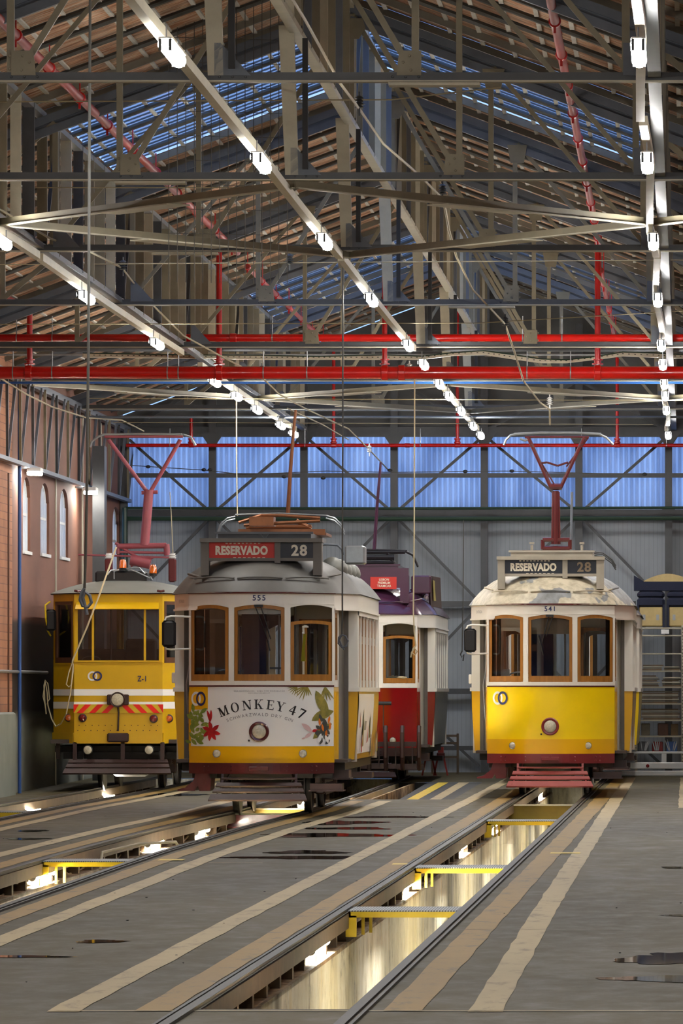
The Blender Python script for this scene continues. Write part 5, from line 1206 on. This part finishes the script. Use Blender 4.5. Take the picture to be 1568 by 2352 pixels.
for row, xr, ds in (('middle',-3.59,DS),('left',-6.78,[58.0,66.2,75.0,84.2,88.2,92.4,97.8,101.0]),('right',-.345,DS[:-3]+[92.6,101.5])):
    for i, D in enumerate(ds):
        t = LP if first else copy_tree(LP); first = False; t.location = (xr, D, H2Z(4.46)); tag(t, 'lit strip lamp under the '+row+' trunking, '+nth[i]+' of the row from the front', 'light', 'strip lamps of the '+row+' row')
    for i, D in enumerate((-2, 6, 14, 22.5, 31.5)+((40.5,49.2) if row == 'left' else ())):
        t = copy_tree(LP); t.location = (xr, D, H2Z(4.46)); tag(t, 'lit strip lamp of the '+row+' row above the frame, '+nth[i]+' from the hall entrance', 'light', 'strip lamps of the '+row+' row')
for i, D in enumerate((6, 20, 32, 46, 62, 78, 94)):
    t = copy_tree(LP); t.location = (2.0, D, H2Z(4.46)); tag(t, 'lit strip lamp right of the picture edge, '+nth[i]+' from the hall entrance', 'light', 'strip lamps beyond the right edge')
for row, xr, segs in (('middle',-3.69,((20,49.9),(50.0,62.2),(62.5,79.0),(84.5,103))),('left',-6.89,((30,62.2),(62.5,80.0),(83.0,103))),('right',-.355,((20,47.3),(47.6,62),(62.2,78.2),(83.5,103)))):
    for i, (a, b) in enumerate(segs):
        m = MB(); n = max(2,int((b-a)/3)); pts = []; v = []
        for j in range(n+1):
            d = a+(b-a)*j/n; dx = .03*math.sin(d*.5+i) if row == 'right' else 0; sg = -.02*math.sin(math.pi*j/n)
            v += [(xr+dx-.035,d,H2Z(4.60)+sg),(xr+dx+.035,d,H2Z(4.60)+sg),(xr+dx+.035,d,H2Z(4.68)+sg),(xr+dx-.035,d,H2Z(4.68)+sg)]
        f = sum([[(4*j+k,4*j+(k+1)%4,4*j+4+(k+1)%4,4*j+4+k) for k in range(4)] for j in range(n)], [])+[(3,2,1,0),(4*n,4*n+1,4*n+2,4*n+3)]
        tag(m.add(v, f).build('cable_trunking', 'trunk'), 'cream cable trunking carrying the %s lamp row, %s length from the front' % (row, nth[i]), 'trunking', 'trunking lengths')

# ================================================================ RED FIRE PIPES
def hpipe(py, D, r, lab, mt='red', x0=-30, x1=1640, joints=(), br=()):
    a = P(x0,py,D); b = P(x1,py,D); o = tag(MB().tube([a,b], r, 20).build('fire_pipe', mt, None, True), lab, 'pipe')
    for j in joints: q = P(j,py,D); MB().lathe(q-Vector((.05,0,0)),(1,0,0),[(0,r*1.05),(.01,r*1.22),(.09,r*1.22),(.10,r*1.05)],20).build('coupling', mt, o)
    for j in br: q = P(j,py,D); m = MB().lathe(q-Vector((.008,0,0)),(1,0,0),[(0,r*1.04),(.016,r*1.04)],20); m.tube([q+Vector((0,0,r)),q+Vector((0,0,.3))],.008,6); m.build('pipe_strap', 'galv', o)
    return o
hpipe(856, 82.0, .088, 'thick red fire pipe crossing the hall, lower of the pair', joints=(65,503,883,1372,922), br=(30,120,385,410,605,705,1210,1310))
hpipe(776, 81.0, .052, 'thinner red fire pipe crossing the hall just above the thick one', joints=(535,), br=(38,120,625,700,1200,1290))
hpipe(1023, 104.6, .032, 'dark red fire pipe crossing the hall at the rear wall', joints=(439,766,935,1050,1417), x0=290, br=(390,700,965,1335,1530), mt='red')
for px, ya, yb, D, lab, r in ((68,705,838,82.2,'short red drop pipe at far left joining the thick red pipe',.040),(503,575,838,82.2,'red drop pipe above tram 555 left side, joining the thick red pipe',.041),(883,480,838,82.2,'red drop pipe left of the hall centre, half hidden by the lamp row',.037),(1372,535,838,82.2,'tall red drop pipe at right joining the thick red pipe',.041)):
    a = P(px,ya,D); b = P(px,yb,D); o = tag(MB().tube([a,b], r, 14).build('fire_pipe_dropper', 'red', None, True), lab, 'pipe')
    MB().lathe(b-Vector((0,0,.0)),(0,0,1),[(0,r*1.9),(.02,r*1.9),(.025,r*1.2),(.06,r*1.2),(.065,r*1.8),(.08,r*1.8)],16).build('flange', 'red', o); 
    MB().tube([b-Vector((0,.1,.0)),b-Vector((0,.11,.2))], .018, 8).build('drain_valve', 'galv', o)
for px, ya, D, lab in ((439,960,104.5,'short dark red drop pipe at rear left'),(766,790,104.5,'dark red drop pipe at the rear, left of the hall centre'),(1050,690,104.5,'dark red drop pipe at the rear, beside the middle lamp row'),(1417,800,104.5,'dark red drop pipe at the rear right')):
    a = P(px,ya,D); b = P(px,1018,D); o = tag(MB().tube([a,b], .030, 12).build('fire_pipe_dropper', 'red', None, True), lab, 'pipe'); MB().lathe(b,(0,0,1),[(0,.06),(.02,.06),(.03,.045),(.06,.045),(.065,.06),(.085,.06)],14).build('flange', 'red', o)
for X, H, d0, d1, lab, r in ((-6.3,6.17,30,82.2,'dull red sprinkler pipe following the left roof slope','.046'),(-1.25,6.3,30,82.2,'dull red sprinkler pipe following the right roof slope','.044'),(-9.2,5.35,60,82.2,'dull red sprinkler pipe at far left under the eaves','.04'),(-6.3,6.1,84,104,'dull red sprinkler pipe at left, rear part beyond the drop pipe','.035'),(-1.25,6.05,84,104,'dull red sprinkler pipe at right, rear part beyond the drop pipe','.035')):
    r = float(r); a = Vector((X,d0,H2Z(H))); b = Vector((X,d1,H2Z(H))); o = tag(MB().tube([a,b], r, 12).build('sprinkler_pipe', 'red_old', None, True), lab, 'pipe'); d = math.ceil(d0/2.9)*2.9
    while d < d1:
        m = MB(); m.lathe((X,d-.05,H2Z(H)),(0,1,0),[(0,r*1.1),(.01,r*1.35),(.09,r*1.35),(.1,r*1.1)],14); m.tube([(X,d,H2Z(H)),(X,d,zr(X,-.05))],.008,6); m.box(X-.012,X+.012,d-.04,d-.01,H2Z(H)-r-.07,H2Z(H)); d += 2.9
        m.build('pipe_coupling', 'red', o)
# cable tray, blue conduits
tr_ = thing('cable_tray', 'pale perforated cable tray with green cable sagging behind the red pipes', 'cable tray', tuple(P(800,820,83.2)))
tp_ = [(190,817),(320,818),(460,820),(600,822),(720,822),(880,822),(970,822),(1040,813),(1110,811),(1170,820),(1240,830),(1300,830),(1370,822),(1430,814),(1500,817),(1600,821)]
m = MB(); g = MB()
for a, b in zip(tp_, tp_[1:]): m.bar(P(*a,83.2)-tr_.location, P(*b,83.2)-tr_.location, .10, .05, (0,0,1))
m.build('tray', 'trunk', tr_); 
hm = MB()
for a, b in zip(tp_, tp_[1:]):
    n = max(1, int((b[0]-a[0])/12))
    for k in range(n):
        q = P(a[0]+(b[0]-a[0])*k/n, a[1]+(b[1]-a[1])*k/n, 83.14)-tr_.location; hm.box(q.x-.012,q.x+.012,q.y-.002,q.y+.0,q.z+.004,q.z+.014)
hm.build('tray_slots', 'black', tr_)
g.tube([P(x,y-5+2*math.sin(x*.02),83.1)-tr_.location for x,y in tp_], .009, 6); g.build('green_cable', 'greenpipe', tr_)
for py, D, r, mt, lab in ((879,85.5,.018,'bluepipe','thin blue conduit crossing just below the thick red pipe'),(803,85.0,.03,'darksteel','dark pipe crossing between the two red pipes'),(815,86.0,.014,'galv','thin steel tube crossing between the two red pipes'),(940,99,.03,'bluesteel','blue-grey pipe crossing under the rear trusses'),(958,98,.02,'bluesteel','lower blue-grey tube crossing under the rear trusses')):
    tag(MB().tube([P(-30,py,D),P(1640,py,D)], r, 8).build('conduit', mt), lab, 'conduit')
# ================================================================ WIRES
def wire(pts, r, mt, lab, cat='wire', name='overhead_wire', grp=None):
    return tag(MB().tube([P(*p) for p in pts], r, 6).build(name, mt, None, True), lab, cat, grp)
wire([(660,-20,43),(700,45,45),(780,190,50),(825,250,53.5),(880,330,58),(960,400,61),(1018,458,63),(1030,525,64.5),(1048,590,66),(1085,665,69),(1160,745,74),(1180,805,77),(1202,875,80),(1240,925,84),(1262,940,86),(1263,975,87)], .013, 'wire', 'beige contact wire snaking down across the roof towards tram 541')
wire([(-20,470,58),(60,515,60),(115,548,62),(210,580,66),(280,615,69),(330,680,73),(420,770,78),(520,825,81),(600,865,84),(640,905,87),(700,938,92),(800,985,98),(845,1030,101),(890,1078,104)], .012, 'wire', 'beige contact wire running over the works tram from the left edge')
wire([(-10,862,83),(60,905,86),(120,935,89),(200,960,93),(280,965,97),(330,990,100)], .012, 'wire', 'beige contact wire in the upper left corner by the brick wall')
wire([(660,938,90),(740,975,95),(800,1010,100)], .010, 'wire', 'short wire end at the top of the trolley pole of tram 555')
for a, b, D, l in (((-20,234),(900,229),54,'topmost span wire crossing below the nearest truss'),((900,229),(1150,200),54,'right part of the topmost span wire'),((-20,431),(860,431),62,'span wire just under the second truss'),((-20,608),(1600,597),68,'span wire crossing above the tall red drop pipes'),((-20,745),(1100,742),75,'span wire just above the red fire pipes'),((1100,742),(1600,712),75,'right part of span wire above the red fire pipes'),((200,915),(1600,920),88,'span wire below the red fire pipes'),((260,970),(1500,975),96,'lowest bright span wire near the rear trusses')):
    wire([a+(D,),b+(D,)], .007, 'wire', l)
wire([(285,1068,104),(470,1080,104),(560,1090,104),(750,1082,104),(900,1085,104),(1160,1082,104),(1480,1090,104)], .008, 'ropedark', 'dark tensioned wire with insulators along the rear glazed band')
for ib,(px,py) in enumerate(((340,1072),(468,1079),(482,1079),(652,1095),(742,1098),(895,1080),(1068,1083),(1175,1082),(1480,1089))): q = P(px,py,103.9); tag(MB().ell(q,.045,.03,.03,10,6).build('insulator_bead', 'black', None, True), 'black bead insulator on the dark wire before the rear band, '+('first','second','third','fourth','fifth','sixth','seventh','eighth','ninth')[ib]+' from the left', 'insulator', 'bead insulators on the rear wire')
for k, (px,py,D,l) in enumerate(((825,236,53.3,'dark line insulator under the nearest truss, right of centre'),(1016,436,62.8,'line insulator under the second truss'),(665,596,68,'small line insulator over the middle lamp row break'),(282,610,68.8,'line insulator at left above the works tram'),(1160,740,73.9,'line insulator in front of the fifth truss'),(601,850,83.9,'line insulator on the thick red pipe at left'),(940,845,83.8,'line insulator on the thick red pipe right of centre'),(1262,922,86,'pale line insulator above the pantograph of tram 541'),(848,1032,100.8,'pale line insulator before the rear glazed band'))):
    q = P(px,py,D); m = MB(); 
    for i in range(4): m.lathe((q.x,q.y,q.z-.05+i*.028),(0,0,1),[(0,.018),(.008,.045 if i != 1 else .055),(.018,.03),(.028,.018)],12)
    m.tube([(q.x,q.y,q.z-.12),(q.x,q.y,q.z+.1)],.010,6); tag(m.build('line_insulator', 'darksteel' if k < 6 else 'paperw', None, True), l, 'insulator')
wire([(207,-30,50),(205,400,50),(203,800,50),(199,1150,50),(196,1300,50),(194,1352,50)], .013, 'ropedark', 'thick dark cable hanging in the left foreground, ending in a loop', 'cable', 'hanging_cable')
wire([(194,1352,50),(187,1362,50),(184,1378,50),(190,1392,50),(202,1394,50),(210,1384,50),(206,1368,50),(196,1360,50),(190,1372,50),(197,1398,50),(200,1412,50)], .016, 'bluesteel', 'loop knotted at the end of the thick dark cable at left', 'cable', 'cable_loop')
wire([(787,600,66),(787,1000,66),(786,1250,66),(786,1340,66),(786,1420,66),(784,1462,66)], .010, 'ropedark', 'dark cable hanging in front of tram 555, ending in a coil', 'cable', 'hanging_cable')
wire([(784,1458,66),(778,1464,66),(777,1478,66),(785,1487,66),(795,1484,66),(799,1472,66),(793,1461,66),(785,1458,66),(779,1470,66),(784,1482,66),(790,1492,66)], .012, 'bluesteel', 'coil at the end of the dark cable before tram 555', 'cable', 'cable_loop')
wire([(952,870,82.3),(951,1200,82.3),(949,1400,82.3),(951,1450,82.3),(955,1483,82.3)], .011, 'rope', 'pale rope hanging from the thick red pipe before the red tram', 'rope', 'hanging_rope')
wire([(955,1483,82.3),(948,1490,82.3),(946,1500,82.3),(953,1505,82.3),(958,1496,82.3),(952,1489,82.3),(945,1498,82.3),(943,1510,82.3)], .011, 'rope', 'knot at the lower end of the pale rope before the red tram', 'rope', 'rope_knot')
wire([(543,905,89),(543,1050,89),(545,1185,89)], .009, 'rope', 'thin pale rope hanging down to the roof of tram 555', 'rope', 'hanging_rope')
wire([(1064,1195,98),(1063,1380,98),(1061,1498,98)], .010, 'ropedark', 'thin dark rope hanging against the rear wall left of tram 541', 'rope', 'hanging_rope')
wire([(1061,1495,98),(1057,1503,98),(1060,1510,98),(1065,1503,98),(1063,1518,98)], .012, 'ropedark', 'knot at the end of the dark rope left of tram 541', 'rope', 'rope_knot')
wire([(390,1130,97),(393,1180,97),(397,1270,97)], .008, 'rope', 'thin cord hanging right of the works tram pantograph', 'rope', 'hanging_rope')

# ================================================================ SHELVES AT THE REAR RIGHT
SD = 104.0; sq = lambda px,py,D=SD: P(px,py,D)
SH = thing('shelf_rack', 'tall slotted-angle shelf rack against the rear wall right of tram 541', 'rack', (sq(1514,0).x, SD, fl(SD)))
xl, xr_ = sq(1460,0).x-SH.location.x, sq(1567,0).x-SH.location.x; gz = lambda py: sq(0,py).z-fl(SD)
for x in (xl, xr_):
    for y in (0, .6):
        u = MB().box(x-.02,x+.02,y-.02,y+.02,0,gz(1436)); 
        u.build('upright', 'palebeam', SH)
hm = MB()
for x in (xl, xr_):
    z = .1
    while z < gz(1440): hm.box(x-.006,x+.006,-.022,-.0205,z,z+.02); z += .06
hm.build('slot_holes', 'black', SH)
for py in (1441,1458,1500,1540,1577,1615,1653,1690): MB().box(xl-.03,xr_+.03,-.02,.62,gz(py)-.025,gz(py)).build('shelf', 'palebeam', SH)
def boards(px0, px1, py, n, lab, tilt=0):
    x0, x1 = sq(px0,0).x, sq(px1,0).x; z = sq(0,py).z; random.seed(int(px0+py))
    for k in range(n):
        j = random.uniform(-.02,.02); h = random.uniform(.017,.026); o = MB().box(x0+j,x1+j+random.uniform(-.03,.02),SD+.02+random.uniform(0,.04),SD+.5,z+.004,z+.004+h).build('board', ('carton','board2','palebeam')[k % 3]); z += h+.006
        tag(o, 'flat board '+lab, 'board', 'boards '+lab)
boards(1474,1520,1540,4,'on the shelf under the empty ones, left pile'); boards(1526,1562,1540,3,'on the shelf under the empty ones, right pile')
boards(1470,1512,1577,7,'in the dark left stack on the fourth shelf'); boards(1520,1562,1577,6,'in the right stack on the fourth shelf')
boards(1474,1560,1615,8,'in the wide stack on the fifth shelf'); boards(1474,1560,1653,7,'in the wide stack on the sixth shelf')
for px0, px1, py, h, mt, l in ((1472,1492,1690,.22,'board2','pale upright panel on the second lowest shelf, leftmost'),(1510,1534,1690,.22,'wood2','dark upright panel on the second lowest shelf, middle'),(1540,1557,1690,.21,'carton','punched brown panel on the second lowest shelf, rightmost')):
    tag(MB().bbox(sq(px0,0).x,sq(px1,0).x,SD+.1,SD+.4,sq(0,py).z+.004,sq(0,py).z+h,.01).build('panel', mt), l, 'panel')
for px0, mt, l in ((1464,'darksteel','grey tool crate on the bottom shelf'),(1497,'lensred','red tool crate on the bottom shelf, middle'),(1530,'bluepipe','blue tool crate on the bottom shelf, rightmost')):
    x0 = sq(px0,0).x; z = sq(0,1728).z; o = tag(MB().bbox(x0,x0+.19,SD+.05,SD+.4,z,z+.19,.01).build('tool_crate', mt), l, 'crate')
    t = MB(); random.seed(px0)
    for k in range(6): a = random.uniform(-.5,.5); t.bar((x0+.095+a*.1,SD+.04,z+.03),(x0+.095+a*.25,SD+.045,z+.2+random.uniform(0,.04)),.012,.01)
    t.build('tools', 'galv', o)
MB().box(xl-.03,xr_+.03,-.02,.62,gz(1728)-.02,gz(1728)).build('shelf', 'palebeam', SH)
def seat(x0, x1, zb, lab, flip=False):
    t = thing('tram_seat', lab, 'seat', ((x0+x1)/2, SD+.1, zb)); w = (x1-x0)/2-.01  # a stored tram seat with cushions and plywood shell
    if not flip:
        MB().bbox(-w+.03,w-.03,0,.5,.01,.36,.02).build('seat_shell', 'seatwood', t); MB().bbox(-w,w,-.03,.52,.35,.52,.04).build('cushion', 'fabric', t, True); MB().bbox(-w,w,-.02,.5,.50,.64,.05).build('cushion', 'fabric', t, True)
        MB().box(-w,-w+.035,-.02,.5,0,.4).build('side_cloth','fabric',t); MB().box(w-.035,w,-.02,.5,0,.4).build('side_cloth','fabric',t)
        for x in (-.12,.12): MB().box(x-.025,x+.025,-.006,0,.12,.22).build('bracket', 'galv', t)
    else:
        m = MB(); pts = [(-.60,.05),(-.60,.30),(-.45,.18),(-.25,.06),(.25,.06),(.45,.18),(.60,.30),(.60,.05)]; m.prism([(-.6,.0),(.6,.0),(.6,.27),(.42,.16),(-.42,.16),(-.6,.27)],0,.5); m.build('cushion', 'fabric', t)
        v = [(-.45+.9*i/12, .16+.14*math.sin(math.pi*i/12)) for i in range(13)]; MB().prism(v, .01,.45).build('seat_shell', 'seatwood', t)
    return t
z1_ = sq(0,1440).z
seat(sq(1461,0).x, sq(1527,0).x, z1_, 'navy patterned tram seat on top of the shelf rack, left one'); seat(sq(1530,0).x, sq(1596,0).x, z1_, 'navy patterned tram seat on top of the shelf rack, right one')
seat(0, 1, z1_+.645, 'upturned navy patterned tram seat lying across the two others', True).location.x = sq(1533,0).x
tag(MB().box(sq(1518,0).x,sq(1536,0).x,SD-.05,SD-.03,sq(0,1456).z,sq(0,1446).z).build('shelf_label', 'paperw'), 'small grey label card on the top shelf edge', 'label')
LB = thing('loading_beam', 'long white steel barrier of stacked beams in front of the shelf rack', 'barrier', (sq(1500,0,102.6).x,102.6,fl(102.6)))
g2 = lambda py: sq(0,py,102.6).z-fl(102.6); xa_, xb_ = sq(1412,0,102.6).x-LB.location.x, 2.2
for py0, py1 in ((1766,1751),(1783,1770)): MB().bbox(xa_,xb_,-.06,.06,max(.0,g2(py0)),g2(py1),.012).build('beam', 'whitebeam', LB)
MB().bbox(sq(1448,0,102.6).x-LB.location.x,xb_,-.03,.03,g2(1731),g2(1726),.01).build('top_rail', 'whitebeam', LB); MB().box(sq(1519,0,102.6).x-LB.location.x,sq(1530,0,102.6).x-LB.location.x,-.03,.03,g2(1764),g2(1731)).build('post', 'whitebeam', LB)
MB().lathe((sq(1487,0,102.6).x-LB.location.x,-.06,g2(1759)),(0,-1,0),[(0,.03),(.02,.03),(.03,.015)],14).build('reflector_button', 'lensred', LB)
# stands beyond the red tram
for px, l in ((985,'left'),(1012,'right')):
    q = P(px,1760,103); t = thing('axle_stand', 'orange-brown axle stand behind the red tram, '+l+' one', 'stand', (q.x,q.y,fl(103)))
    m = MB(); m.bar((-.12,0,0),(-.03,0,.42),.03,.05); m.bar((.12,0,0),(.03,0,.42),.03,.05); m.box(-.05,.05,-.04,.04,.38,.50); m.build('frame', 'red_old', t); MB().bbox(-.07,.07,-.06,.06,.30,.40,.01).build('head', 'maroon', t)
m = MB()
for z in (.30,.55,.68): m.bar((0,0,z),(.9,0,z),.04,.04)
for x in (.0,.45,.9): m.box(x-.02,x+.02,-.02,.02,0,.72)
m.shift((-5.0,104.6,fl(104))); tag(m.build('pallet_frame', 'railside'), 'brown metal frame low by the rear wall behind the red tram', 'frame')

# ================================================================ LIGHT, WORLD, CAMERA
w = bpy.data.worlds.new('dusk'); bpy.context.scene.world = w; w.use_nodes = True; nt = w.node_tree
bg = nt.nodes['Background']; tc = nt.nodes.new('ShaderNodeTexCoord'); n_ = nt.nodes.new('ShaderNodeTexNoise'); n_.inputs['Scale'].default_value = 2.5
r_ = nt.nodes.new('ShaderNodeValToRGB'); r_.color_ramp.elements[0].color = (.07,.125,.26,1); r_.color_ramp.elements[1].color = (.13,.20,.35,1)
nt.links.new(tc.outputs['Generated'], n_.inputs['Vector']); nt.links.new(n_.outputs['Fac'], r_.inputs[0]); nt.links.new(r_.outputs[0], bg.inputs[0]); bg.inputs[1].default_value = 1.7
cam = bpy.data.cameras.new('camera'); co = bpy.data.objects.new('camera', cam); COL.objects.link(co); bpy.context.scene.camera = co
co.location = (0,0,CZ); co.rotation_euler = (math.pi/2,0,0); cam.sensor_fit = 'VERTICAL'; cam.sensor_height = 24; cam.sensor_width = 16; cam.lens = F/2352*24
cam.shift_x = -(VX-784)/2352; cam.shift_y = (VY-1176)/2352; cam.clip_start = 1; cam.clip_end = 400
sc = bpy.context.scene; sc.view_settings.view_transform = 'Standard'; sc.view_settings.look = 'None'; sc.view_settings.gamma = 1; sc.view_settings.use_curve_mapping = False; sc.view_settings.exposure = 1.5
